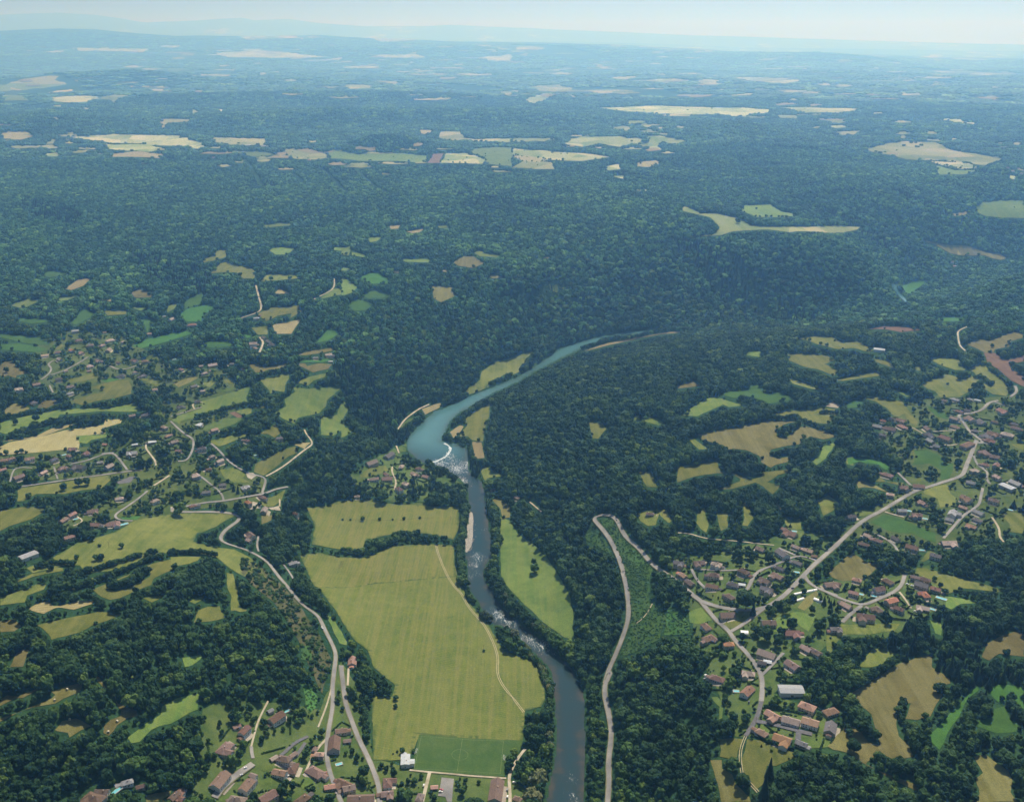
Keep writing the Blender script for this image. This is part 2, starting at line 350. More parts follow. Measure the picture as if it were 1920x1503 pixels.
# roads: tile, width in metres, surface, points; several pieces joined with |
ROADS = '''
7.0 road U5 1620,1600 1625,1455 1640,1250 1635,1000 1660,800 1655,600 1600,330 1590,200 1640,60 1680,0|U7 1010,1320 1050,1150 1130,980 1210,780 1265,600 1270,450 1250,250 1200,50|U6 1220,1260 1180,1130 1090,920 1000,790 900,680 890,640 940,618 1020,612 1090,625 1130,660 1160,700 1230,840 1380,980 1550,1170|V4 200,890 300,990 430,1090
8.0 road V4 1920,470 1830,550 1680,680 1560,800 1450,920 1300,1060 1130,1160 1000,1190 850,1190 700,1170 540,1130 430,1090
6.5 road V4 430,1090 500,1180 600,1300 720,1400|V6 740,250 770,310 830,390 960,520 1000,580 1080,700 1100,760 1100,900 1090,1020
6.5 road V4 1130,1160 960,1290 840,1380|V6 760,255
6.5 tarmac V6 1090,1022 1060,1150 1040,1220 960,1330 920,1395
7.0 tarmac V8 870,580 1000,600 1200,650 1320,690 1470,720
8.0 tarmac V8 1325,690 1315,780
5.0 road V6 1100,730 1230,600 1330,490
3.2 track V8 745,740 700,840 675,950 680,1050 705,1140
3.2 track V8 770,1230 880,1350
8.0 road V4 1900,485 1960,430|V3 0,1170 160,1030 380,910 560,800 720,710 900,650 1090,590 1180,560 1250,530 1300,400 1340,310 1400,150
6.5 road V2 1400,1340 1490,1350 1420,1290 1330,1220 1260,1120 1200,1040 1340,1020 1460,980 1540,900 1600,890 1640,880
5.0 road V2 1600,895 1720,940
6.0 road V2 1770,840 1840,780 1820,720
4.5 road V3 1370,320 1420,430 1530,500 1500,560 1550,630
5.5 road V3 1470,670 1440,800 1420,860 1260,970 1160,1080 1040,1220
4.0 path V3 1570,990 1650,1120 1650,1210 1700,1260
4.0 path V3 400,930 520,970 610,990
5.0 road V3 730,710 690,650 590,550 540,500
5.0 road V3 290,1165 400,1220 500,1280 540,1360
4.0 path V3 1020,190 1090,215 1200,190
3.5 path V2 700,1175 800,1230 860,1270
3.5 path V2 930,1220 1100,1208 1260,1205
6.0 road V5 0,640 90,690 260,750 380,790 420,780 560,720 700,660 790,600 830,540 850,450
6.0 road V5 380,790 260,880 170,970
3.5 path V5 790,640 850,710 920,820
5.0 road V5 420,800 540,870
4.5 path V2 1330,65 1210,120 1200,180 1220,280 1280,340
5.0 road V4 1110,740 1250,690 1460,600 1500,590 1640,620 1690,650
5.0 road V4 1280,510 1460,590
6.0 road V4 1110,740 1040,770 980,870 940,970 900,990
4.0 road V4 360,740 650,760 840,750
4.5 road V4 330,740 380,850 480,950
6.0 road V4 1560,810 1590,870 1700,950 1920,1030
3.0 path V4 180,345 300,350 500,410 870,440 1100,470 1230,480
6.0 road T8 1870,1500 1780,1270 1720,1090 1700,900 1715,750 1740,600 1770,420 1765,230 1780,100 1790,0|T6 1800,1300 1700,1090 1600,890 1500,830 1380,720 1280,590 1200,500 1130,410 1060,320 960,250 800,170 640,125|T4 600,1390 545,1370 560,1290 640,1210 740,1150 765,1100 720,1070 600,1055 400,1045 200,1050 0,1040
3.5 path T8 1700,790 1600,890 1540,1000 1470,1150
7.0 road U4 465,-30 470,50 490,200 510,370 590,600 660,780 760,980 840,1180 880,1300 885,1500
3.5 path U4 545,0 535,190
2.6 path T8 1760,220 1700,430 1610,660
5.0 tarmac T8 1500,760 1330,840 1250,940 1150,1010
5.0 tarmac T8 1470,830 1370,980
5.0 road T8 880,870 860,960 900,1000
2.6 path T8 1065,375 960,580 930,680 880,870
9.0 road T8 900,1060 620,1260 480,1430
4.0 road T6 1340,500 1280,400 1230,340
4.0 road T6 960,200 940,130 960,30
5.0 road T4 0,60 130,180 240,250 250,300 240,370 190,470 140,510 80,495
5.0 road T4 440,300 540,390 620,480 680,530 830,620 930,650 1040,670 1020,770 1000,840
4.0 path T4 1040,660 1300,500 1480,360 1550,300 1480,200 1460,150
5.0 road T4 0,1020 350,950 560,930 800,890 1020,850 1150,800 1280,775
4.5 road T4 580,930 570,870 510,800 440,750 330,660
3.5 path T4 1190,990 1190,910
6.0 road T3 200,775 620,715 1000,660 1400,605 1550,590
5.0 road T3 770,525 960,485 1100,430 1240,410 1390,590
9.0 road T3 1110,415 1240,405
3.5 road T3 590,560 630,690
3.5 road T3 350,570 170,570 110,720
5.0 path T3 1850,650 1680,760
5.0 road T3 1610,820 1500,910 1310,1040 1250,1090 1300,1140 1450,1145
4.0 path T3 1600,300 1590,350 1700,500 1700,540
3.0 path T3 820,1090 920,1150 800,1200
5.0 road T1 450,770 540,700 560,640 520,600 590,560
5.0 road T1 550,720 700,670 890,570 960,520
5.0 road T1 1200,620 1290,660 1400,650 1480,620
4.0 road T1 540,830 580,910
4.0 road T2 340,1070 0,1170
4.0 path T2 260,1090 240,1030 350,1015
6.0 path W3 1440,480 1455,540 1470,600 1450,630 1350,665
5.0 path W3 1880,440 1870,500 1760,560
6.0 path W3 1460,855 1480,800 1460,770
4.0 path U1 620,960 700,850 850,740 960,690
4.0 path U1 600,1140 630,1220
4.0 path U2 560,90 550,140 590,220 600,290 570,330 630,390
3.4 track U2 1030,940 1080,1100 1170,1300 1270,1440|U3 1300,290 1400,470 1550,640 1660,850 1710,1020 1700,1170 1760,1310 1880,1455|U5 560,280 710,480
4.5 path U5 725,880 650,970 580,1100 540,1180 560,1300 560,1500
3.5 path U4 1210,1110 1400,1130 1700,1155 1920,1180|U5 260,1180 520,1200
5.0 path U4 1430,1130 1350,1455
3.0 path U6 190,470 320,580
2.0 path U7 1350,640 1450,570 1530,420
'''
CARPARK = 'U4 1560,1190 1695,1205 1670,1455 1620,1455 1600,1400 1520,1390'

# houses: tile; x,y,ridge angle,length,roof  (b brown, r red, o orange, p pale terracotta, g grey, d dark, w white)
HOUSES = [
 ('hilltop village among the bright green fields', 'T1', '490,500,0,16,p 630,465,0,14,r 780,445,-40,16,o 890,470,-35,14,r 650,540,-30,14,p 860,335,5,16,r 990,395,0,12,b 820,240,0,16,g 395,815,5,16,r 205,875,0,15,p'),
 ('cluster of houses right of the hilltop village lane', 'T1', '1110,390,20,14,p 1200,335,5,20,p 1340,350,10,10,p 1180,440,45,20,p 1075,555,-25,15,r 970,615,80,14,p 970,665,0,9,p 715,665,10,9,p 1290,575,-20,10,b 1140,245,0,8,r'),
 ('lower edge of the hilltop village above the long meadow', 'T1', '1470,555,-15,16,r 1580,570,0,14,b 1470,690,10,10,p 1560,720,10,14,d 1330,720,0,14,d 640,765,0,14,d 765,910,5,13,g 760,840,5,14,b 365,1015,10,14,d 1690,870,0,10,p'),
 ('wooded lane left of the big striped stubble field', 'T1', '1440,1165,5,12,p 1590,1150,0,16,d 1790,1290,-30,14,p 1830,1375,15,12,r'),
 ('farmyard between the bright green fields', 'T1', '1870,105,20,18,p 1790,70,0,8,w 1630,270,0,10,p'),
 ('scattered farms below the far pale fields', 'T2', '235,165,0,20,r 935,100,0,14,g 970,60,30,9,b 1020,305,-30,16,d 1065,345,-30,14,d 900,380,0,18,p 925,420,-20,10,p 1100,380,-15,14,d'),
 ('row of houses beneath the dark tree belt', 'T2', '115,650,-30,12,r 330,610,0,9,p 455,605,5,20,p 375,690,10,12,p 440,660,0,8,p 665,590,0,10,g 785,640,0,8,r'),
 ('row of cottages above the golden hay strips', 'T2', '1580,525,0,12,g 1720,500,5,16,p 1745,560,0,9,w'),
 ('slope beside the long green pasture strip', 'T2', '250,835,10,14,d 350,895,5,10,p 290,1000,0,12,d 100,1060,0,14,d 310,1250,20,14,w 475,1320,10,14,p 830,1425,-20,11,b 1190,1410,0,13,d 40,1440,10,14,p'),
 ('lane of bungalows under the striped stubble field', 'T3', '25,580,10,12,r 50,475,0,14,b 125,470,10,12,b 325,470,0,16,b 590,480,10,14,d 470,610,20,14,p 205,670,10,18,r 790,355,-10,14,b 680,575,15,16,b'),
 ('cul-de-sac with the tarmac turning area', 'T3', '930,405,35,14,b 750,440,-30,10,o 865,560,-20,22,d 1090,500,0,10,g 1190,555,20,16,p 1440,400,-5,18,g 1145,300,-15,9,o 1470,305,0,10,w 1660,275,0,14,w 1890,280,15,12,p'),
 ('bend of the lane above the big hill meadow', 'T3', '1300,895,0,13,p 1690,930,15,14,p 1010,1035,0,16,b 785,1080,20,14,r 690,1130,25,14,b 1040,1180,-15,15,b 1235,1170,0,20,b 760,1325,5,15,r'),
 ('wood edge left of the big hill meadow', 'T5', '310,240,10,24,g'),
 ('curving street above the S-bend road', 'T4', '85,375,-10,11,b 450,445,15,11,p 535,495,15,14,p 340,360,0,16,d 280,650,-45,15,p 415,575,0,10,b 390,825,0,14,d 565,745,0,12,d 815,770,5,15,g 240,975,10,12,b'),
 ('junction by the S-bend road and its gravel yard', 'T4', '990,875,-25,13,b 845,945,-35,13,o 1020,1020,60,17,p 1365,1070,-20,10,b 870,1290,-45,18,b 850,1350,-30,10,p'),
 ('hedge corner at the tip of the big riverside meadow', 'T6', '1330,330,10,14,g'),
 ('clearing with the pool at the bottom left', 'T7', '1020,1425,-35,22,b 1110,1360,-20,14,b 1385,1250,0,12,g 1530,1290,0,9,b 1900,1420,30,12,b'),
 ('wooded slope above the bottom left hamlet', 'T8', '720,635,10,9,r 805,700,35,15,b 1155,560,25,20,b 1085,465,20,7,g 590,880,35,20,b 75,1395,40,16,b'),
 ('bottom left hamlet round the walled lawn', 'T8', '540,1245,40,24,r 830,1300,40,18,b 900,1170,-30,9,p 1235,1010,-20,17,b 1335,945,25,9,r 1125,980,20,9,p 1330,1100,60,18,b 1190,1160,-20,16,o 720,1450,-20,20,b 1060,1425,20,20,b'),
 ('roadside hamlet left of the football pitch', 'T8', '1570,890,60,7,b 1620,960,-10,11,o 1575,1140,-35,22,b 1660,1150,0,9,o 1785,850,80,24,b 1860,690,0,14,b 1430,1440,25,18,b 1735,1300,0,12,o 1890,1270,-30,18,b'),
 ('gardens between the two valley roads and the pitch', 'U4', '530,775,0,9,p 550,1310,5,14,p 970,1240,85,16,r 965,1360,0,14,r 1165,1000,85,18,w 680,1430,-5,30,r 1480,1280,0,8,o 1320,1400,60,12,p'),
 ('valley road beside the big riverside meadow', 'U3', '120,1040,80,17,o'),
 ('river end of the path by the football pitch', 'U5', '410,1340,80,34,r 640,1430,-20,10,r'),
 ('mill hamlet beside the weir', 'U2', '655,80,55,15,p 360,215,5,16,p 500,215,0,20,r 490,165,-30,12,b 840,110,0,11,r 800,160,-20,16,p 920,190,-15,14,r 700,275,-10,14,p 630,335,-35,17,b 170,405,0,10,p'),
 ('wooded bank behind the mill hamlet', 'U1', '520,1250,30,26,d 330,1330,15,24,b'),
 ('wooded right bank of the river', 'U2', '1650,330,10,9,b 1915,420,-15,10,p'),
 ('forest clearing beyond the hairpin bend', 'U6', '1505,595,0,13,b'),
 ('upper plateau lane beside the wood', 'V4', '190,680,-5,15,d 235,800,-30,13,o 310,880,-30,15,b 410,665,10,16,b 600,690,-5,15,p 570,810,0,16,b 555,920,-5,17,b 900,770,-20,16,b 785,900,-10,17,d 880,895,0,9,w'),
 ('inner close of the plateau village', 'V4', '745,1045,-25,14,b 985,1040,-15,11,p 1150,965,-10,17,d 1130,860,-20,16,b 1270,810,-20,17,b 1300,725,-15,12,d 1490,665,-15,13,d 1320,575,-30,20,d'),
 ('top lane of the plateau village under the trees', 'V4', '1080,515,-15,13,p 1470,490,-15,13,p 1605,530,-10,14,p 1670,585,0,8,b 1345,300,-20,12,b 1410,345,-15,20,b'),
 ('grass triangle where the plateau roads meet', 'V4', '720,1235,10,19,b 1170,1330,10,18,b 1850,900,15,18,b'),
 ('side of the plateau road below the grass triangle', 'V6', '490,195,-40,15,b 520,320,30,17,r 735,400,10,13,o 1425,265,10,19,r 1150,495,-10,22,p 1160,570,0,9,w 1100,590,0,10,d 950,705,0,15,p 610,760,-10,17,r'),
 ('lower plateau road near the white-roofed villa', 'V6', '940,900,50,18,r 1415,890,10,28,w 1580,435,-20,14,p 1680,470,-20,16,b 1430,615,-25,18,r 1590,1080,-10,18,o 1850,1120,30,17,b'),
 ('new estate on the dark tarmac close', 'V6', '1215,1160,-20,17,o 1415,1220,-5,19,p 1625,1250,-5,18,o 1095,1350,-20,13,o 1320,1420,-8,19,o 1845,1300,85,18,d'),
 ('turning head of the dark tarmac close', 'V8', '1355,810,-10,12,g'),
 ('crossroads of lanes below the golden wheat field', 'V5', '330,500,-5,12,o 670,515,-20,15,b 570,615,25,15,r 295,655,-5,13,r 215,780,-20,15,p 425,915,5,22,b 560,820,-30,14,b 705,740,30,17,o 790,830,-10,12,r 105,1050,10,14,d'),
 ('pool gardens beyond the crossroads of lanes', 'V5', '965,485,0,12,b 1070,495,-5,15,b 1035,570,-5,18,d 1075,660,-40,15,o 1050,805,0,16,p 1190,600,-5,13,r'),
 ('lane above the golden wheat field', 'V5', '930,160,-5,17,b 1190,250,-5,15,d 1330,100,15,22,p 450,20,-15,12,p 555,70,-10,14,r 400,110,-5,13,b 755,50,-20,13,d'),
 ('main road through the dark green fields', 'V3', '430,520,-10,18,b 770,645,5,18,r 600,670,15,14,b 460,745,0,12,p 815,825,-25,14,p 585,920,10,14,g 750,970,5,15,b 35,985,15,14,d'),
 ('right-hand village near the big white shed', 'V3', '1375,480,20,14,p 1340,605,-5,13,g 1740,655,-15,24,w 1830,610,-15,20,g 1630,555,-20,13,p 1500,410,-5,12,r 1615,425,60,14,b'),
 ('lane curving below the big white shed', 'V3', '1290,790,-15,18,b 1140,950,70,18,g 1110,1010,-5,12,g 1260,875,-10,13,p 1425,930,-15,17,g 1410,1010,-10,14,d 1350,1080,-10,15,r 1590,810,-5,16,b'),
 ('square of the right-hand village', 'V3', '1500,290,-30,20,r 1600,325,0,16,b 965,220,-5,11,g 900,160,-25,16,g 1300,200,35,30,b 1065,130,-15,22,r 895,85,-30,18,d 1550,150,-5,17,b 1520,100,-25,20,d'),
 ('upper street of the right-hand village', 'V2', '1180,865,-10,14,g 1330,860,-5,10,g 1415,870,-5,12,w 1050,875,-5,10,b 1220,995,-10,14,b 1305,980,0,12,d 1160,1080,-10,16,p 1165,1160,-10,16,r'),
 ('back lanes of the right-hand village', 'V2', '1340,1075,-30,20,b 1460,1110,-30,20,d 1600,1105,-10,12,b 1690,990,-15,20,r 1810,1130,-5,14,d 1830,1175,-5,16,b 870,1180,-30,16,b 1735,1255,-5,22,p 1580,1240,-5,20,r 1385,1205,0,12,d'),
 ('farm group left of the right-hand village', 'V2', '385,1095,-5,10,r 580,1090,-5,18,b 590,1155,-20,18,r 460,1185,-5,20,b 320,1155,-5,16,g 380,1260,-5,12,d 480,1080,-5,10,d'),
 ('meadow edge far beyond the right-hand village', 'V2', '345,322,0,26,w'),
 ('far riverside hamlet in the gorge', 'W5', '1515,345,0,14,g 1530,370,0,12,p'),
 ('distant hamlet among the hazy fields at far left', 'W1', '20,545,0,16,b 60,528,0,16,p 80,540,0,18,r 110,535,0,16,w 130,528,0,14,g'),
 ('distant farm on the hazy plain', 'W1', '930,545,0,40,w 985,547,0,40,g 1160,600,0,18,p 800,590,0,18,r'),
 ('distant hamlet among the hazy fields at far right', 'W2', '1860,628,0,18,r 1880,640,0,18,p 1900,632,0,16,b 1910,650,0,18,g'),
]
POOLS = [('T8', 1265, 485, 20, 'beside the brown-roofed house on the wooded slope'), ('T7', 1275, 1350, 35, 'long pool in the bottom left clearing'),
 ('U4', 440, 1045, 10, 'on the white terrace by the valley road'), ('V4', 1450, 328, 0, 'behind the dark house under the trees'),
 ('V5', 1155, 830, -10, 'next to the wood below the crossroads of lanes'), ('V5', 1250, 710, -10, 'with pale paving by the long hedge'),
 ('V5', 370, 665, -10, 'beside the red roof at the crossroads of lanes'), ('V5', 515, 685, 0, 'small, inside the hedged corner garden'),
 ('V5', 1040, 185, 20, 'by the dark house above the wheat field'), ('V3', 665, 920, -10, 'below the main road between two houses'),
 ('V3', 840, 1005, -10, 'pale green, beside the dark green field'), ('V3', 1770, 910, 0, 'under trees at the right edge meadow'),
 ('V8', 645, 250, 10, 'left of the steep red roof'), ('T3', 700, 425, 20, 'beside the orange roof in the cul-de-sac'),
 ('T3', 1350, 1182, 10, 'at the meadow end of the long brown roof'), ('T3', 828, 1125, 10, 'in the yard of the red-roofed house'),
 ('T4', 935, 428, 10, 'in the garden above the grass slope'), ('T2', 40, 548, 0, 'far one under the dark tree belt'),
 ('V4', 1475, 775, 0, 'small one beside the plateau road')]
CARS = [('V6', 485, 402, 20, 'white', 'in the yard of the red-roofed house'), ('V6', 570, 372, 30, 'blue', 'at the driveway top of the red-roofed house'),
 ('V6', 470, 780, 60, 'grey', 'on the pale drive by the wood'), ('V6', 480, 740, 60, 'white', 'upper one on the pale drive by the wood'),
 ('V6', 955, 1030, 80, 'black', 'below the steep red roof'),
 ('V8', 1205, 620, 85, 'white', 'left one before the middle new house'), ('V8', 1265, 632, 85, 'white', 'right one before the middle new house'),
 ('V8', 990, 578, -20, 'grey', 'left one before the first new house'), ('V8', 1022, 588, -20, 'black', 'right one before the first new house'),
 ('V8', 1288, 826, 85, 'black', 'beside the grey roof at the turning head'),
 ('U4', 1555, 1330, 0, 'red', 'in the grey car park'), ('U4', 1548, 1352, 0, 'white', 'below the red car in the car park'),
 ('U4', 1365, 1282, 70, 'white', 'on the pale lane by the car park'), ('U5', 605, 1250, 0, 'white', 'on the grass by the path fork'),
 ('U5', 530, 1330, 80, 'grey', 'upper one beside the big red manor roof'), ('U5', 532, 1405, 80, 'white', 'lower one beside the big red manor roof'),
 ('V4', 1432, 955, 45, 'black', 'driving on the main plateau road'), ('V5', 880, 562, 10, 'white', 'left one in the yard by the junction'),
 ('V5', 930, 578, 10, 'white', 'right one in the yard by the junction'), ('V5', 830, 845, -10, 'white', 'left one at the end of the gravel lane'),
 ('V5', 965, 860, -10, 'white', 'right one at the end of the gravel lane'), ('V5', 1020, 855, 80, 'white', 'before the pale roof with the pool'),
 ('T8', 1300, 1080, 45, 'white', 'between the roofs of the bottom left hamlet'), ('T8', 1290, 1195, 20, 'white', 'beside the orange roof of the bottom left hamlet'),
 ('T6', 1652, 1035, -65, 'white', 'driving on the valley road below the hill'), ('T8', 815, 1110, 30, 'white', 'parked on the wide asphalt yard'),
 ('T8', 770, 1190, 30, 'silver', 'lower one on the wide asphalt yard'), ('V3', 1425, 935, 45, 'red', 'in the lane below the white shed'),
 ('V2', 1440, 1222, 0, 'white', 'in the main street of the right-hand village')]
BALES = [('T7', 733, 253), ('T7', 600, 370), ('T7', 763, 580), ('T7', 1280, 600), ('T7', 1183, 717)]
POLES = [('T5', 1590, 205, 'on the hill meadow above the hedge'), ('T5', 1190, 150, 'on the hill meadow above the lone bush'), ('U2', 1190, 675, 'in the meadow below the weir'),
 ('V4', 900, 1250, 'on the grass triangle'), ('U3', 1553, 925, 'in the bush by the meadow track'), ('U5', 482, 330, 'near the meadow track above the pitch'),
 ('U4', 1495, 720, 'on the top edge of the football pitch'), ('V8', 855, 605, 'at the corner of the dark tarmac close')]
# single trees: tile x,y (foot) crown metres, kind, label
TREES = [('U6', 245, 1245, 15, 'b', 'large round tree alone in the narrow riverside pasture'), ('U6', 237, 1150, 9, 'b', 'smaller dark tree behind the large round pasture tree'),
 ('U3', 1553, 940, 4, 'b', 'small bush round a pole in the big riverside meadow'), ('U4', 985, 300, 9, 'b', 'lone tree at the lower left corner of the big meadow'),
 ('U4', 1060, 345, 7, 'b', 'upper tree of two on the line dividing the meadow strips'), ('U4', 1058, 430, 6, 'b', 'lower tree of two on the line dividing the meadow strips'),
 ('U5', 605, 960, 10, 'b', 'dark tree beside the path near the right goal'), ('U5', 562, 1040, 11, 'b', 'broad dark tree behind the right goal'),
 ('U5', 655, 1060, 7, 'b', 'small tree left of the path fork'), ('U5', 700, 1020, 7, 'b', 'small tree right of the pitch path'), ('U5', 550, 1100, 10, 'b', 'dark tree at the lower right pitch corner'),
 ('U5', 870, 1290, 22, 'w', 'huge pale green willow on the river bank by the path'), ('U5', 810, 1480, 20, 'w', 'pale green willow at the bottom edge by the river'),
 ('U5', 925, 1010, 13, 'b', 'round tree on the river bank below the dark grove'),
 ('U5', 760, 640, 11, 'b', 'top left tree of the tall dark grove by the river'), ('U5', 840, 640, 13, 'b', 'top middle tree of the tall dark grove by the river'), ('U5', 940, 640, 14, 'b', 'top right tree of the tall dark grove by the river'),
 ('U5', 750, 800, 11, 'b', 'left tree of the tall dark grove by the river'), ('U5', 880, 800, 14, 'b', 'middle tree of the tall dark grove by the river'), ('U5', 990, 760, 10, 'w', 'pale tree on the river side of the dark grove'), ('U5', 890, 900, 13, 'b', 'lowest tree of the tall dark grove by the river'), ('U5', 1000, 870, 9, 'w', 'lower pale tree on the river side of the dark grove'), ('U5', 780, 900, 8, 'b', 'light round tree where the path meets the dark grove'),
 ('T1', 395, 1225, 14, 'b', 'spreading tree standing in the dark green pasture strip'), ('T1', 175, 1255, 10, 'b', 'smaller tree left of the spreading pasture tree'), ('T1', 75, 690, 12, 'b', 'lone tree in the hay field at the left edge'),
 ('T4', 100, 1080, 20, 'b', 'big leafy tree at the start of the S-bend road'), ('T4', 690, 815, 8, 'c', 'dark conifer in the garden above the S-bend road'), ('T4', 735, 840, 8, 'c', 'second dark conifer in the garden above the S-bend road'),
 ('T5', 1010, 80, 10, 'b', 'lone tree at the upper edge of the hill meadow'), ('T5', 840, 280, 7, 'b', 'dark round bush in the hill meadow'), ('T5', 1050, 295, 9, 'b', 'left half of the low thicket in the hill meadow'), ('T5', 1110, 292, 9, 'b', 'right half of the low thicket in the hill meadow'), ('T5', 1330, 160, 8, 'b', 'flat dark bush high on the hill meadow'), ('T5', 1088, 145, 5, 'b', 'tiny bush high on the hill meadow'),
 ('T3', 860, 765, 13, 'b', 'left tree of the clump below the straight lane'), ('T3', 950, 755, 13, 'b', 'right tree of the clump below the straight lane'), ('T3', 700, 810, 12, 'b', 'rounded tree clump in the meadow left of the lane clump'), 
 ('V7', 45, 1075, 15, 'b', 'round bush alone in the dry meadow by the new estate'), ('V6', 1420, 215, 13, 'b', 'round tree in the garden lawn below the grass triangle'), ('V6', 1310, 300, 11, 'b', 'dark tree left of the red roof on the lawn'), ('V6', 1125, 350, 18, 'b', 'big dark tree below the brown roof on the lawn'),
 ('V8', 600, 1120, 15, 'b', 'dark tree at the edge of the lower dry meadow'), ('V8', 720, 1290, 14, 'b', 'dark tree at the foot of the rutted track'), ('V8', 940, 1455, 18, 'c', 'dark pointed conifer at the bottom edge'), ('V8', 1005, 1190, 13, 'c', 'pointed conifer on the right side of the lower meadow'),
 ('U2', 450, 475, 22, 'b', 'big round tree at the top edge of the upper meadow'), ('U2', 650, 470, 13, 'b', 'round tree right of the big round meadow tree'), ('U2', 985, 520, 17, 'b', 'tall dark tree at the upper meadow edge by the hamlet'), ('U2', 1080, 515, 13, 'b', 'dark tree right of the tall meadow edge tree'),
 ('U2', 235, 675, 8, 'b', 'largest bush on the meadow fence line'), ('U2', 420, 672, 6, 'b', 'second bush on the meadow fence line'), ('U2', 560, 672, 4, 'b', 'small bush on the meadow fence line'), ('U2', 685, 665, 6, 'b', 'wide bush on the meadow fence line'), ('U2', 858, 655, 5, 'b', 'last bush at the right end of the fence line'), ('U2', 100, 672, 4, 'b', 'bush near the left end of the fence line'), ('U2', 15, 672, 4, 'b', 'bush at the left end of the fence line'),
 ('V4', 1000, 1240, 11, 'c', 'dark tree on the grass triangle'), ('V4', 920, 1180, 26, 'b', 'huge dark tree beside the plateau road bend'), ('V4', 1530, 910, 9, 'b', 'round tree at the plateau road junction'), ('V3', 1050, 400, 12, 'b', 'lone tree in the bright green field by the village'),
 ('V2', 1570, 300, 9, 'b', 'lone tree on the far hay field'), ('U2', 790, 420, 14, 'c', 'tall dark conifer in the mill hamlet'), ('W5', 310, 130, 18, 'b', 'lone tree in the far pale meadow'), ('W5', 110, 68, 20, 'b', 'dark tree in the far meadow tip')]
# hedges and tree lines: tile, tree size, points
HEDGES = '''
U2 11 0,1010 90,1030 200,1050 290,1000|U2 14 300,960 420,950 560,930 600,880 700,860 820,860|U2 10 900,880 960,890 1060,890 1140,890
U2 14 1350,560 1340,680 1330,800 1310,900 1300,1010|U2 14 1290,1100 1310,1200 1320,1300 1350,1400
U3 9 1370,330 1440,410|U3 12 1540,560 1600,600|U3 12 1740,720 1830,760 1900,800
U7 8 40,830 120,900 180,950 240,1030 310,1110 340,1200 380,1290 420,1390
U5 9 900,60 960,140 1000,220 990,330 1010,430
U3 12 1600,70 1660,150 1700,260 1760,380 1840,500 1880,560
U7 11 20,540 120,600 220,700 300,700 400,780 460,850 560,900 620,980
U2 14 1620,560 1680,680 1690,800 1700,960 1660,1040
T6 9 0,235 120,225 260,230 400,235 480,260|T5 9 870,450 1080,400 1330,320 1560,250 1700,235|T5 9 850,600 1100,520 1350,420 1600,320 1750,275
T5 11 1220,600 1330,590 1430,570 1500,500 1600,440|T5 9 400,390 560,350 700,340 800,360
T1 9 920,1080 1100,1050 1300,1010 1440,990|T1 9 30,1200 300,1150 520,1110 750,1060|T1 11 100,1410 350,1310 620,1230 800,1220 960,1200 1080,1240
T2 9 940,740 1100,700 1280,660|T2 9 280,1200 450,1150 620,1090 800,1050|T2 9 750,1370 900,1320 1000,1280 1150,1200
V1 10 1010,500 1180,510 1290,500 1320,570 1250,610 1160,660|V1 9 300,770 420,800 520,860 620,880 760,920 850,960|V1 9 1030,890 1140,880 1260,860 1350,840 1400,760 1500,740
V1 8 1380,530 1500,580 1640,620|V1 9 1560,440 1650,440 1740,440|V1 10 680,290 780,310 870,350
V7 11 30,660 100,760 160,860 230,970|V7 10 470,660 450,740 460,800|V7 10 260,1140 360,1170 480,1190 590,1230|V7 11 780,540 860,540|V7 11 1080,660 1180,680 1230,760|V7 10 1400,640 1460,720 1530,820|V7 10 300,360 400,310 180,430
V2 9 1240,600 1250,640|V2 8 1420,620 1500,660 1560,710|V2 9 1380,740 1440,700|V2 8 1530,500 1600,570 1680,640 1750,720 1780,800|V2 10 1640,370 1750,390 1880,350|V2 10 1790,500 1880,540
V8 5 940,410 1100,440 1300,480 1400,500|V8 6 900,760 1000,800 1150,860 1260,880|V5 5 860,700 1000,740 1150,780 1300,830|V5 5 130,690 300,760 340,790|V5 6 1400,640 1600,650 1850,670
V6 5 830,310 950,320 1060,325|V4 5 500,1120 640,1130 800,1140 850,1145|V4 5 1240,990 1350,900 1500,800|V6 4 1010,545 1120,690 1240,570|V4 9 1160,1200 1300,1150 1440,1070
U4 7 690,330 720,450 730,560 740,680 720,760|U4 10 540,200 650,200 780,230 900,270|U4 9 400,290 430,360
G 12 1230,1082 1248,1096 1268,1110 1286,1122|G 10 1238,1080 1258,1096 1276,1108
G 14 1128,645 1150,640 1187,635 1215,628 1245,623 1270,619|G 13 1240,617 1265,614 1290,612
U1 12 650,1010 720,950 810,900 870,860|W4 14 1020,965 1060,905 1100,870 1180,820|W4 10 840,1035 900,1012 960,985|W4 11 1350,838 1440,812 1490,785 1560,777 1640,772
U1 10 1230,900 1300,860 1400,765 1490,700 1600,650|U1 10 1130,1060 1230,1085 1340,1085 1400,1120|U1 10 1400,1190 1430,1280 1480,1330 1540,1320|U1 8 1100,700 1180,670 1300,640 1380,590
U2 13 1240,330 1320,330 1340,420 1330,520|U2 11 940,60 1000,120 1100,140 1200,200 1240,250|U2 11 780,60 840,60
'''
import bpy, bmesh, math, random
import numpy as np
from mathutils import Vector, Matrix, noise
from mathutils.geometry import delaunay_2d_cdt
R = math.radians
rng = np.random.default_rng(7)
random.seed(5)
C = bpy.context.scene.collection
scene = bpy.context.scene

# ---------------------------------------------------------------- camera
CAM_Z, F, PITCH_DOWN = 765.0, 1867.0, R(20.1)
cam = bpy.data.cameras.new('camera'); cam_o = bpy.data.objects.new('camera', cam); C.objects.link(cam_o)
cam_o.location = (0, 0, CAM_Z); cam_o.rotation_euler = (R(90) - PITCH_DOWN, 0, 0)
cam.sensor_width = 36; cam.lens = 36 * F / 1920; cam.sensor_fit = 'HORIZONTAL'; cam.clip_start = 1; cam.clip_end = 250000
scene.camera = cam_o
SP, CP = math.sin(PITCH_DOWN), math.cos(PITCH_DOWN)

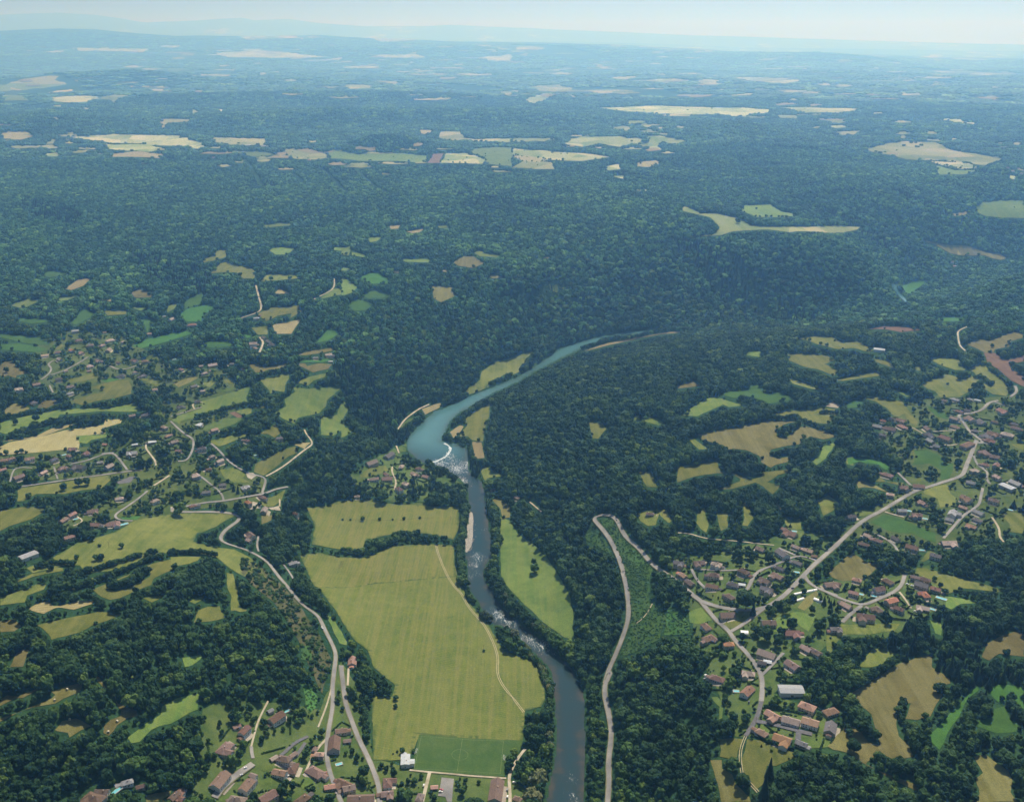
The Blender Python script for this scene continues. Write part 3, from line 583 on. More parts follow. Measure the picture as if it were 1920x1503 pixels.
def ray(px, py):
    x = (np.asarray(px, float) - 960) / F; y = (751.5 - np.asarray(py, float)) / F
    dx, dy, dz = x, CP + y * SP, -SP + y * CP
    hor = np.hypot(dx, dy)
    return np.arctan2(dx, dy), dz / hor               # azimuth, slope per horizontal metre
def project(X, Y, Z):
    dz = Z - CAM_Z
    d = Y * CP - dz * SP; u = Y * SP + dz * CP
    return 960 + F * X / d, 751.5 - F * u / d
def curv(r): return r * r / (2 * 7.4e6)

# ---------------------------------------------------------------- terrain
CTRL = '''600,960,9 850,1000,4 720,1150,7 900,1230,4 1005,1310,3 563,1060,13 750,1400,7 650,1490,10 960,1480,4 700,915,10 760,890,8 820,920,5 590,1100,12 660,1260,12
1000,1050,5 1050,1180,5 950,980,5 885,800,4 930,700,4 960,690,4 900,850,6 910,890,5 1080,1300,3 1098,1450,4 1100,1380,5 790,790,3 745,820,8
1140,1490,22 1130,1290,30 1180,1150,46 1150,1040,58 1120,975,66 1190,1030,72 1225,1062,78 1310,1130,88 1100,1150,22 1090,1050,25 1060,980,22 1000,900,24 960,860,14
1380,1150,95 1700,950,105 1850,800,115 1450,1400,92 1250,1400,62 1250,1250,66 1550,1300,96 1700,1400,92 1900,1450,88 1300,960,92 1400,820,106 1600,700,112 1200,800,96 1050,800,66 960,780,26 1000,740,34 1100,700,62 1200,670,58 1300,645,70 1500,645,104 1650,620,112 1150,900,78
1800,690,122 1900,620,128 1800,1100,102 1880,950,108 1500,950,100
700,760,46 650,800,42 740,700,62 830,670,58 850,600,100 1000,600,68 1000,560,106 1000,520,146 1200,520,104 1200,580,38 1200,480,150 1280,560,54 900,560,120 900,520,150 650,600,124 600,700,108 1400,480,150 1600,470,148 1400,560,54 1550,560,58 1400,520,104 1520,520,104 1640,570,56 1680,530,5 1700,570,5 1690,550,4 1740,500,16 1800,480,12 1850,470,12 1760,600,96 1850,560,112 1920,520,130 1650,500,100 1560,500,140
150,680,112 350,750,100 450,850,84 550,820,82 600,870,52 200,880,92 50,880,98 480,890,72 480,940,62 430,970,60 410,1010,56 500,1060,46 550,1110,38 600,1170,27 630,1240,20 615,1380,14 625,1490,12 600,920,24 560,960,30 540,1020,25
300,1000,94 150,1040,106 400,1055,84 455,1095,72 400,1250,72 250,1150,104 100,1250,110 150,1400,92 300,1350,78 450,1380,42 430,1470,34 200,1490,66 520,1430,24 560,1300,34 520,1180,60 480,1250,58 0,1100,112 0,1480,90
200,550,132 100,450,158 500,480,152 800,450,164 1000,470,164 800,300,184 300,290,180 1200,350,186 1500,410,176 1700,400,150 1800,420,110 1900,400,130 0,600,124 400,620,120 1500,300,205 1750,300,190 100,330,170
0,250,190 300,252,188 600,255,185 900,262,190 1200,270,195 1500,255,210 1800,250,210 200,215,225 600,212,225 1000,215,220 1400,215,230 1850,215,230'''
NA, NR = 640, 940
AZ = np.linspace(R(-40), R(40), NA); LR = np.linspace(math.log(450.0), math.log(84000.0), NR); RR = np.exp(LR)

def build_terrain():
    pts = np.array([[float(v) for v in t.split(',')] for t in CTRL.split()])
    az, sl = ray(pts[:, 0], pts[:, 1]); zz = pts[:, 2]
    r = (zz - CAM_Z) / sl
    for _ in range(4): r = (zz - curv(r) - CAM_Z) / sl
    cx, cy = r * np.sin(az), r * np.cos(az)
    # the river bed as many more control points
    rl, rr = P(RIVER_L), P(RIVER_R)
    riv = np.array(rl[1::2] + rr[1::2])
    a2, s2 = ray(riv[:, 0], riv[:, 1]); r2 = (0 - CAM_Z) / s2
    cx = np.concatenate([cx, r2 * np.sin(a2)]); cy = np.concatenate([cy, r2 * np.cos(a2)]); cz = np.concatenate([zz, np.full(len(r2), 1.0)])
    # anchors behind and beside the view
    for ax, ay, a in ((-900, 500, 80), (0, 500, 8), (900, 500, 85), (-1800, 1200, 110), (1900, 1200, 100), (-300, 600, 40), (300, 600, 60), (-5500, 6000, 190), (6000, 6000, 200), (-3000, 2500, 140), (3000, 2500, 135), (0, 11000, 235), (-7000, 10000, 240), (8000, 10000, 240), (0, 13000, 240), (-9000, 13000, 240), (9000, 13000, 240)):
        cx = np.append(cx, ax); cy = np.append(cy, ay); cz = np.append(cz, a)
    c2 = 75.0 ** 2
    D = np.sqrt((cx[:, None] - cx) ** 2 + (cy[:, None] - cy) ** 2 + c2)
    w = np.linalg.solve(D - 12.0 * np.eye(len(cx)), cz - 120.0)
    A, L = np.meshgrid(AZ, RR, indexing='ij'); X = L * np.sin(A); Y = L * np.cos(A)
    H = np.full(X.shape, 120.0)
    near = RR < 13500; Hn = np.zeros(X[:, near].shape) + 120.0
    Xn, Yn = X[:, near], Y[:, near]
    for i in range(len(cx)): Hn += w[i] * np.sqrt((Xn - cx[i]) ** 2 + (Yn - cy[i]) ** 2 + c2)
    H[:, near] = Hn
    far = 235 + np.zeros(X.shape)
    def fbm(x, y, s, seed, octv=4):
        out = np.zeros(x.shape); a = 1.0; t = 0
        g = np.random.default_rng(seed)
        for o in range(octv):
            for k in range(5):
                th = g.uniform(0, 6.283); ph = g.uniform(0, 6.283); f = 6.283 / s * g.uniform(.7, 1.4)
                out += a * np.sin(f * (x * math.cos(th) + y * math.sin(th)) + ph) / 5
            t += a; a *= .5; s *= .5
        return out / t
    far += 170 * fbm(X, Y, 5200, 3)
    t = np.clip((L - 9500) / 3500, 0, 1); t = t * t * (3 - 2 * t)
    H = H * (1 - t) + far * t
    t2 = np.clip((L - 2800) / 3000, 0, 1) * np.clip((13000 - L) / 3000, 0, 1)
    H += t2 * 52 * fbm(X, Y, 1500, 9, 3)
    H += np.clip((L - 1000) / 900, 0, 1) * 2.2 * fbm(X, Y, 260, 5, 3) * np.clip((H - 12) / 30, 0, 1)
    # wooded knoll beside the far fields and distant ridges, each at its own distance
    def bump(px, py, z, hgt, rx):
        a, s = ray(px, py); rr_ = (z - CAM_Z) / s; x0, y0 = rr_ * math.sin(a), rr_ * math.cos(a)
        return hgt * np.exp(-(((X - x0) / rx) ** 2 + ((Y - y0) / (rx * .8)) ** 2))
    H += bump(730, 283, 180, 85, 270) + bump(1380, 262, 200, 60, 420) + bump(110, 232, 190, 60, 350)
    H -= curv(L)
    def ridge(dist, width, prof):
        p = np.array([[float(v) for v in q.split(',')] for q in prof.split()])
        a, s = ray(p[:, 0], p[:, 1])
        top = CAM_Z + np.interp(AZ, a, s) * dist
        top = top + (dist * .0016) * fbm(AZ * dist, AZ * 0, dist * .09, int(dist)) * .5
        base = 150 - curv(L)
        return np.where(np.abs(L - dist) < 2.2 * width, base + (top[:, None] - base) * np.exp(-((L - dist) / width) ** 2), -1e6)
    for d, wd, pr in ((7300, 420, '0,224 300,222 500,211 640,206 960,208 1150,222 1300,240 1920,260'),
                      (9300, 600, '0,215 140,205 200,190 260,181 480,176 700,174 900,180 1000,196 1200,215 1920,240'),
                      (13000, 900, '0,150 100,140 250,132 400,150 700,170 1000,180 1200,160 1500,150 1600,158 1920,175'),
                      (23000, 2400, '0,104 300,98 500,92 700,87 900,85 1000,84 1100,86 1180,93 1400,99 1530,99 1620,106 1750,122 1920,128'),
                      (27000, 2900, '0,58 60,56 110,54 180,56 260,63 330,67 480,69 600,66 700,72 850,78 960,79 1100,82 1200,86 1400,98 1920,112'),
                      (42000, 3500, '0,72 900,77 1200,81 1400,89 1920,97'),
                      (52000, 5000, '0,28 110,24 180,28 220,33 270,42 330,40 400,36 455,33 475,38 540,36 600,44 680,50 800,50 840,47 960,52 1100,58 1300,66 1600,76 1920,84')):
        H = np.maximum(H, ridge(d, wd, pr))
    return X, Y, H

def P(line):
    s = line.split()
    x0, y0, k = TILES[s[0]]
    return [(x0 + float(a) / k, y0 + float(b) / k) for a, b in (q.split(',') for q in s[-1].split() if 0) ] if 0 else \
        [(x0 + float(q.split(',')[0]) / k, y0 + float(q.split(',')[1]) / k) for q in s[1:] if ',' in q]

GX, GY, H = build_terrain()

def in_poly(x, y, poly):
    poly = np.asarray(poly); inside = np.zeros(x.shape, bool)
    bx = (x >= poly[:, 0].min()) & (x <= poly[:, 0].max()) & (y >= poly[:, 1].min()) & (y <= poly[:, 1].max())
    if not bx.any(): return inside
    xs, ys = x[bx], y[bx]; r = np.zeros(xs.shape, bool)
    n = len(poly)
    for i in range(n):
        x1, y1 = poly[i]; x2, y2 = poly[(i + 1) % n]
        if y1 == y2: continue
        c = ((y1 > ys) != (y2 > ys)) & (xs < (x2 - x1) * (ys - y1) / (y2 - y1) + x1)
        r ^= c
    inside[bx] = r
    return inside
def plane(px, z):
    a, s = ray(px[0], px[1]); r = (z - CAM_Z) / s
    return r * math.sin(a), r * math.cos(a)
def spline(pts, step):
    pts = [np.array(p, float) for p in pts]; out = []
    for i in range(len(pts) - 1):
        p0, p1, p2, p3 = pts[max(i - 1, 0)], pts[i], pts[i + 1], pts[min(i + 2, len(pts) - 1)]
        n = max(1, int(np.linalg.norm(p2 - p1) / step))
        for k in range(n):
            t = k / n
            out.append(.5 * ((2 * p1) + (p2 - p0) * t + (2 * p0 - 5 * p1 + 4 * p2 - p3) * t * t + (3 * p1 - p0 - 3 * p2 + p3) * t ** 3))
    out.append(pts[-1]); return out
bankL = spline([plane(p, 0) for p in P(RIVER_L)], 6); bankR = spline([plane(p, 0) for p in P(RIVER_R)], 6)
RIVER = np.array(bankL + bankR[::-1])
def carve():
    near = RR < 3300
    X, Y, h = GX[:, near], GY[:, near], H[:, near]
    inside = in_poly(X, Y, RIVER)
    e = np.array(bankL + bankR)
    sel = (np.abs(X) < 900) & (h < 120); xs, ys = X[sel], Y[sel]; d = np.full(xs.shape, 1e9)
    for a, b in e[::2]: d = np.minimum(d, (xs - a) ** 2 + (ys - b) ** 2)
    D = np.full(X.shape, 1e4); D[sel] = np.sqrt(d)
    lim = 1.0 + np.maximum(0, D - 4) * .6                 # banks climb from the water, no steeper than this
    out = np.where(inside, -.4 - np.minimum(D, 10) * .12, np.where(D < 260, np.clip(h, .7, np.maximum(lim, .7)), h))
    H[:, near] = out
carve()

def height(x, y):
    x = np.asarray(x, float); y = np.asarray(y, float)
    a = (np.arctan2(x, y) - AZ[0]) / (AZ[1] - AZ[0]); l = (np.log(np.maximum(np.hypot(x, y), 451)) - LR[0]) / (LR[1] - LR[0])
    a = np.clip(a, 0, NA - 1.001); l = np.clip(l, 0, NR - 1.001)
    i = a.astype(int); j = l.astype(int); fa = a - i; fl = l - j
    return H[i, j] * (1 - fa) * (1 - fl) + H[i + 1, j] * fa * (1 - fl) + H[i, j + 1] * (1 - fa) * fl + H[i + 1, j + 1] * fa * fl
def ground(px, py, lift=0.0):
    """the place on the terrain (raised by lift) that the photograph shows at these pixels"""
    px = np.atleast_1d(np.asarray(px, float)); py = np.atleast_1d(np.asarray(py, float))
    az, s = ray(px, py)
    a = np.clip((az - AZ[0]) / (AZ[1] - AZ[0]), 0, NA - 1.001); i = a.astype(int); f = (a - i)[:, None]
    col = H[i] * (1 - f) + H[i + 1] * f + lift
    diff = col - (CAM_Z + s[:, None] * RR[None, :])
    hit = np.argmax(diff > 0, axis=1); hit = np.where((diff > 0).any(1), hit, NR - 1); hit = np.maximum(hit, 1)
    k = np.arange(len(px)); d0 = diff[k, hit - 1]; d1 = diff[k, hit]
    t = np.clip(-d0 / np.where(d1 - d0 == 0, 1, d1 - d0), 0, 1)
    r = RR[hit - 1] + t * (RR[hit] - RR[hit - 1])
    return r * np.sin(az), r * np.cos(az)

# ---------------------------------------------------------------- materials
def mat(name, base=(.5, .5, .5), rough=.9, spec=.2):
    m = bpy.data.materials.new(name); m.use_nodes = True
    b = m.node_tree.nodes['Principled BSDF']; b.inputs['Base Color'].default_value = (*base, 1); b.inputs['Roughness'].default_value = rough
    b.inputs['Specular IOR Level'].default_value = spec
    return m, m.node_tree, b
def N(t, typ, **kw):
    n = t.nodes.new(typ)
    for k, v in kw.items():
        if k in n.inputs.keys(): n.inputs[k].default_value = v
        else: setattr(n, k, v)
    return n
def ramp(t, fac, stops, interp='LINEAR'):
    r = t.nodes.new('ShaderNodeValToRGB'); r.color_ramp.interpolation = interp
    while len(r.color_ramp.elements) < len(stops): r.color_ramp.elements.new(.5)
    for e, (p, c) in zip(r.color_ramp.elements, stops): e.position = p; e.color = (*c, 1) if len(c) == 3 else c
    t.links.new(fac, r.inputs[0]); return r.outputs[0]
def mix(t, fac, a, b, mode='MIX'):
    m = t.nodes.new('ShaderNodeMix'); m.data_type = 'RGBA'; m.blend_type = mode
    for sock, v in ((0, fac), (6, a), (7, b)):
        if hasattr(v, 'links'): t.links.new(v, m.inputs[sock])
        else: m.inputs[sock].default_value = (*v, 1) if isinstance(v, tuple) else v
    return m.outputs[2]
def pos(t): return t.nodes.new('ShaderNodeNewGeometry').outputs['Position']
def nz(t, scale, detail=4, vec=None, dist=0.0, rough=.55):
    n = N(t, 'ShaderNodeTexNoise', Scale=scale, Detail=detail, Distortion=dist, Roughness=rough)
    t.links.new(vec if vec is not None else pos(t), n.inputs['Vector']); return n.outputs['Fac']
def rotated(t, ang, sx, sy):
    mp = N(t, 'ShaderNodeMapping'); mp.inputs['Rotation'].default_value = (0, 0, ang); mp.inputs['Scale'].default_value = (sx, sy, 0)
    t.links.new(pos(t), mp.inputs['Vector']); return mp.outputs[0]
def math_(t, op, a, b=0.0):
    m = t.nodes.new('ShaderNodeMath'); m.operation = op
    for i, v in enumerate((a, b)):
        if hasattr(v, 'links'): t.links.new(v, m.inputs[i])
        else: m.inputs[i].default_value = v
    return m.outputs[0]
def rnd(t): return t.nodes.new('ShaderNodeObjectInfo').outputs['Random']

def field_mat(name, dark, light, tint, stripe=0.0, period=9.0, ang=0.3, patch=.5, tracks=0.0):
    """grass or crop: broad soil patches, fine mottling, mowing or drilling lines"""
    m, t, b = mat(name, rough=1.0, spec=.05)
    big = nz(t, .014, 4, dist=.9); mid = nz(t, .07, 5); fine = nz(t, .6, 3)
    col = ramp(t, mix_f(t, big, mid, patch), [(.38, dark), (.62, light)])
    lines = nz(t, 1.0, 3, rotated(t, ang, 1 / period, .006))
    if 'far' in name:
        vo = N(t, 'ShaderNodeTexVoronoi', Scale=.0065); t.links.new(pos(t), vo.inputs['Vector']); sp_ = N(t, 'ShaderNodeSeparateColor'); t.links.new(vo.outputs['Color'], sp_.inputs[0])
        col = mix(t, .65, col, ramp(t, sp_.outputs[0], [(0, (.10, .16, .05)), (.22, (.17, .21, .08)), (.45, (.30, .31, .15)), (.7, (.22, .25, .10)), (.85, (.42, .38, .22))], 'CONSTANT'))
    if stripe: col = mix(t, math_(t, 'MULTIPLY', ramp(t, lines, [(.42, (0, 0, 0)), (.62, (1, 1, 1))]), stripe), col, tint)
    if tracks:
        w = N(t, 'ShaderNodeTexWave', Scale=.5 / period, Distortion=.35, Detail=1.5); w.wave_profile = 'SIN'
        w.inputs['Detail Scale'].default_value = .3
        t.links.new(rotated(t, ang, 1, 1), w.inputs['Vector'])
        col = mix(t, math_(t, 'MULTIPLY', ramp(t, w.outputs['Fac'], [(.62, (0, 0, 0)), (.9, (1, 1, 1))]), tracks), col, tint)
    col = mix(t, .35, col, ramp(t, fine, [(.3, (.25, .25, .25)), (.7, (.8, .8, .8))]), 'OVERLAY')
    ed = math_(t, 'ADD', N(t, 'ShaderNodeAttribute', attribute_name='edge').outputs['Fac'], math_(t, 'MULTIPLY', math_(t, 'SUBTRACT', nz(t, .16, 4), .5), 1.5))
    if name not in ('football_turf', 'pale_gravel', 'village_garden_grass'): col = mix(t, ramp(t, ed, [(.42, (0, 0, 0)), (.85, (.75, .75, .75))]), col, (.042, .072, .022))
    hv = N(t, 'ShaderNodeHueSaturation', Saturation=1.0)
    if not name.startswith('mown'):
        t.links.new(math_(t, 'ADD', math_(t, 'MULTIPLY', rnd(t), .024), .488), hv.inputs['Hue'])
        t.links.new(math_(t, 'ADD', math_(t, 'MULTIPLY', rnd(t), .38), .80), hv.inputs['Value'])
    t.links.new(col, hv.inputs['Color']); t.links.new(hv.outputs[0], b.inputs['Base Color'])
    bp = N(t, 'ShaderNodeBump', Strength=.5, Distance=.6); t.links.new(fine, bp.inputs['Height']); t.links.new(bp.outputs[0], b.inputs['Normal'])
    return m
def mix_f(t, a, b, f): return math_(t, 'ADD', math_(t, 'MULTIPLY', a, f), math_(t, 'MULTIPLY', b, 1 - f))

MF = {
 'M': field_mat('dry_meadow_grass', (0.069, 0.094, 0.021), (0.127, 0.139, 0.036), (0.168, 0.174, 0.057), .45, 9, .35),
 'M2': field_mat('mown_meadow_grass', (0.076, 0.109, 0.022), (0.116, 0.140, 0.033), (0.157, 0.156, 0.052), .55, 6, -1.33, .45, .28),
 'M3': field_mat('mown_meadow_grass_rows', (0.080, 0.108, 0.022), (0.122, 0.140, 0.034), (0.163, 0.154, 0.054), .6, 7, .06, .45, .28),
 'P': field_mat('pasture_grass', (0.071, 0.122, 0.029), (0.125, 0.178, 0.045), (0.174, 0.187, 0.055), .3, 8, .9),
 'B': field_mat('lush_green_crop', (0.032, 0.084, 0.019), (0.054, 0.127, 0.028), (0.047, 0.102, 0.022), .4, 6, .2),
 'H': field_mat('cut_hay', (0.085, 0.082, 0.025), (0.133, 0.124, 0.046), (0.163, 0.158, 0.067), .6, 9, .5),
 'S': field_mat('straw_stubble', (0.169, 0.144, 0.062), (0.226, 0.201, 0.096), (0.278, 0.247, 0.133), .35, 9, 1.3, .5, .6),
 'R': field_mat('ploughed_soil', (0.089, 0.055, 0.038), (0.137, 0.087, 0.058), (0.153, 0.105, 0.074), .5, 7, .4),
 'L': field_mat('garden_lawn', (0.050, 0.086, 0.021), (0.092, 0.129, 0.034), (0.112, 0.118, 0.047), .0),
 'D': field_mat('pale_gravel', (0.248, 0.223, 0.174), (0.347, 0.316, 0.260), (0.310, 0.285, 0.236), .0),
 'K': field_mat('dry_scrub_slope', (.040, .058, .020), (.095, .095, .042), (.14, .125, .075), .4, 7, .4),
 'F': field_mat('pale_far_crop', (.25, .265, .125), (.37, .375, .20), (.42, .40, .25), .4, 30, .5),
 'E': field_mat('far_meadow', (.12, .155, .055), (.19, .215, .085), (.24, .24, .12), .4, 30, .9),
 'O': field_mat('green_scrub', (0.033, 0.088, 0.024), (0.061, 0.139, 0.036), (0.104, 0.143, 0.045), .25, 12, .7),
 'G': field_mat('football_turf', (0.034, 0.066, 0.017), (0.057, 0.085, 0.025), (0.050, 0.084, 0.024), .35, 6, .1),
 'V': field_mat('village_garden_grass', (0.039, 0.070, 0.019), (0.087, 0.114, 0.035), (0.129, 0.133, 0.058), .0)}
def plain(name, a, b_, scale, rough=.9, spec=.2, vary=0.0):
    m, t, b = mat(name, rough=rough, spec=spec)
    c = ramp(t, nz(t, scale, 5), [(.3, a), (.7, b_)])
    if vary:
        hv = N(t, 'ShaderNodeHueSaturation'); t.links.new(math_(t, 'ADD', math_(t, 'MULTIPLY', rnd(t), 2 * vary), 1 - vary), hv.inputs['Value']); t.links.new(c, hv.inputs['Color']); c = hv.outputs[0]
    t.links.new(c, b.inputs['Base Color']); return m
M_ROAD = plain('worn_road_asphalt', (.14, .14, .138), (.265, .255, .24), .045)
M_TARMAC = plain('dark_new_tarmac', (.085, .087, .095), (.13, .13, .14), .3)
M_PATH = plain('pale_gravel_path', (.24, .215, .15), (.42, .38, .29), .1)
M_TRACK = plain('pale_wheel_ruts', (.27, .25, .14), (.40, .36, .24), .2)
M_VERGE = plain('dry_road_verge', (.07, .09, .03), (.16, .15, .065), .12)
M_STONE = plain('pale_limestone', (.25, .24, .21), (.42, .40, .365), .4)
M_LINE = plain('white_line_paint', (.7, .7, .68), (.8, .8, .78), .5)

def ground_mat():
    m, t, b = mat('woodland_floor', rough=1.0, spec=.03)
    forest = ramp(t, nz(t, .004, 5), [(.3, (.016, .045, .020)), (.7, (.030, .066, .026))])
    far = N(t, 'ShaderNodeAttribute', attribute_name='farmland').outputs['Fac']
    v = N(t, 'ShaderNodeTexVoronoi', Scale=.0028); v.inputs['Randomness'].default_value = 1.0
    wv = N(t, 'ShaderNodeVectorMath'); wv.operation = 'MULTIPLY_ADD'
    nn = N(t, 'ShaderNodeTexNoise', Scale=.004, Detail=3); t.links.new(pos(t), nn.inputs['Vector'])
    t.links.new(nn.outputs['Color'], wv.inputs[0]); wv.inputs[1].default_value = (260, 260, 0); t.links.new(pos(t), wv.inputs[2])
    t.links.new(wv.outputs[0], v.inputs['Vector'])
    sep = N(t, 'ShaderNodeSeparateColor'); t.links.new(v.outputs['Color'], sep.inputs[0])
    crop = ramp(t, sep.outputs[1], [(0, (.14, .19, .06)), (.35, (.24, .24, .09)), (.65, (.40, .35, .19)), (1, (.50, .46, .31))], 'CONSTANT')
    region = ramp(t, nz(t, .00022, 3), [(.50, (0, 0, 0)), (.60, (1, 1, 1))])
    cell = ramp(t, sep.outputs[0], [(.66, (0, 0, 0)), (.67, (1, 1, 1))])
    f = math_(t, 'MULTIPLY', math_(t, 'MULTIPLY', region, cell), far)
    t.links.new(mix(t, f, forest, crop), b.inputs['Base Color'])
    bp = N(t, 'ShaderNodeBump', Strength=1.0, Distance=9.0); t.links.new(nz(t, .045, 3), bp.inputs['Height'])
    t.links.new(bp.outputs[0], b.inputs['Normal'])
    return m

def leaf_mat(name, a, c, trans=.25):
    m, t, b = mat(name, rough=.7, spec=.14)
    r = rnd(t)
    col = ramp(t, r, [(0, a), (.5, tuple(x * .6 + y * .4 for x, y in zip(a, c))), (.85, c), (1, (c[0] * 2.0, c[1] * 1.5, c[2] * 1.2))])
    big = mix(t, 1.0, ramp(t, nz(t, .007, 3), [(.32, (.60, .66, .70)), (.68, (1.08, 1.05, .9))]), ramp(t, nz(t, .0016, 4, dist=.8), [(.36, (.66, .74, .80)), (.52, (1.0, 1.0, 1.0)), (.66, (1.30, 1.18, .95))]), 'MULTIPLY')
    fine = ramp(t, nz(t, .9, 2), [(.3, (.7, .7, .7)), (.7, (1.15, 1.15, 1.1))])
    col = mix(t, 1.0, mix(t, 1.0, col, big, 'MULTIPLY'), fine, 'MULTIPLY')
    t.links.new(col, b.inputs['Base Color'])
    tr = N(t, 'ShaderNodeBsdfTranslucent'); t.links.new(mix(t, 1.0, col, (1.3, 1.5, .6), 'MULTIPLY'), tr.inputs['Color'])
    ms = N(t, 'ShaderNodeMixShader'); ms.inputs[0].default_value = trans
    t.links.new(b.outputs[0], ms.inputs[1]); t.links.new(tr.outputs[0], ms.inputs[2])
    t.links.new(ms.outputs[0], t.nodes['Material Output'].inputs['Surface'])
    return m
M_LEAF = leaf_mat('broadleaf_foliage', (.017, .058, .022), (.080, .160, .044), .32)
M_PLATEAU = leaf_mat('far_foliage_painted_sheen', (.034, .105, .056), (.135, .300, .135), .38)  # far crowns: leaf colour lightened and blued to paint in backlit sheen and haze
M_CONIF = leaf_mat('conifer_needles', (.016, .042, .024), (.028, .062, .030), .1)
M_WILLOW = leaf_mat('willow_foliage', (.10, .135, .07), (.17, .20, .11))
M_SCRUB = leaf_mat('scrub_leaves', (.032, .098, .032), (.070, .165, .050))
M_BARK = plain('grey_brown_bark', (.07, .055, .04), (.14, .11, .085), 3)

# ---------------------------------------------------------------- object helpers
def new_obj(name, me, parent=None, m=None):
    o = bpy.data.objects.new(name, me); C.objects.link(o)
    if parent is not None: o.parent = parent
    if m is not None: me.materials.append(m)
    return o
def tag(o, label=None, cat=None, group=None, kind=None):
    if label: o['label'] = label
    if cat: o['category'] = cat
    if group: o['group'] = group
    if kind: o['kind'] = kind
    return o
def thing(name, loc, rz, label, cat, group=None):
    o = bpy.data.objects.new(name, None); C.objects.link(o); o.location = loc; o.rotation_euler = (0, 0, rz); o.empty_display_size = 1
    return tag(o, label, cat, group)
def mesh_np(name, co, faces, smooth=False):
    me = bpy.data.meshes.new(name)
    co = np.asarray(co, np.float32); n = len(co); me.vertices.add(n); me.vertices.foreach_set('co', co.ravel())
    faces = np.asarray(faces, np.int32); nf, k = faces.shape
    me.loops.add(nf * k); me.loops.foreach_set('vertex_index', faces.ravel())
    me.polygons.add(nf); me.polygons.foreach_set('loop_start', np.arange(0, nf * k, k, dtype=np.int32))
    me.polygons.foreach_set('use_smooth', np.full(nf, smooth)); me.update(calc_edges=True); me.validate(); return me

# ---------------------------------------------------------------- ground sheet
def make_ground():
    co = np.stack([GX, GY, H], -1).reshape(-1, 3)
    i, j = np.meshgrid(np.arange(NA - 1), np.arange(NR - 1), indexing='ij'); a = i * NR + j
    f = np.stack([a, a + NR, a + NR + 1, a + 1], -1).reshape(-1, 4)[:, ::-1]
    f = f[:, ::-1]
    me = mesh_np('ground', co, f[:, ::-1], True)
    rr = np.hypot(co[:, 0], co[:, 1])
    at = me.attributes.new('farmland', 'FLOAT', 'POINT'); at.data.foreach_set('value', np.clip((rr - 8500) / 1500, 0, 1).astype(np.float32))
    return tag(new_obj('ground', me, m=ground_mat()), kind='structure')
make_ground()

# ---------------------------------------------------------------- image masks (what the photograph shows as open)
MW, MH = 960, 752
MASK = np.zeros((MH, MW), bool)
def raster(poly_px):
    p = np.asarray(poly_px) / 2.0
    x0, x1 = int(max(0, p[:, 0].min() - 1)), int(min(MW, p[:, 0].max() + 2)); y0, y1 = int(max(0, p[:, 1].min() - 1)), int(min(MH, p[:, 1].max() + 2))
    if x1 <= x0 or y1 <= y0: return
    xs, ys = np.meshgrid(np.arange(x0, x1) + .5, np.arange(y0, y1) + .5)
    MASK[y0:y1, x0:x1] |= in_poly(xs, ys, p)
def masked(px, py):
    i = (py / 2).astype(int); j = (px / 2).astype(int)
    ok = (i >= 0) & (i < MH) & (j >= 0) & (j < MW); r = np.zeros(px.shape, bool)
    r[ok] = MASK[i[ok], j[ok]]; return r

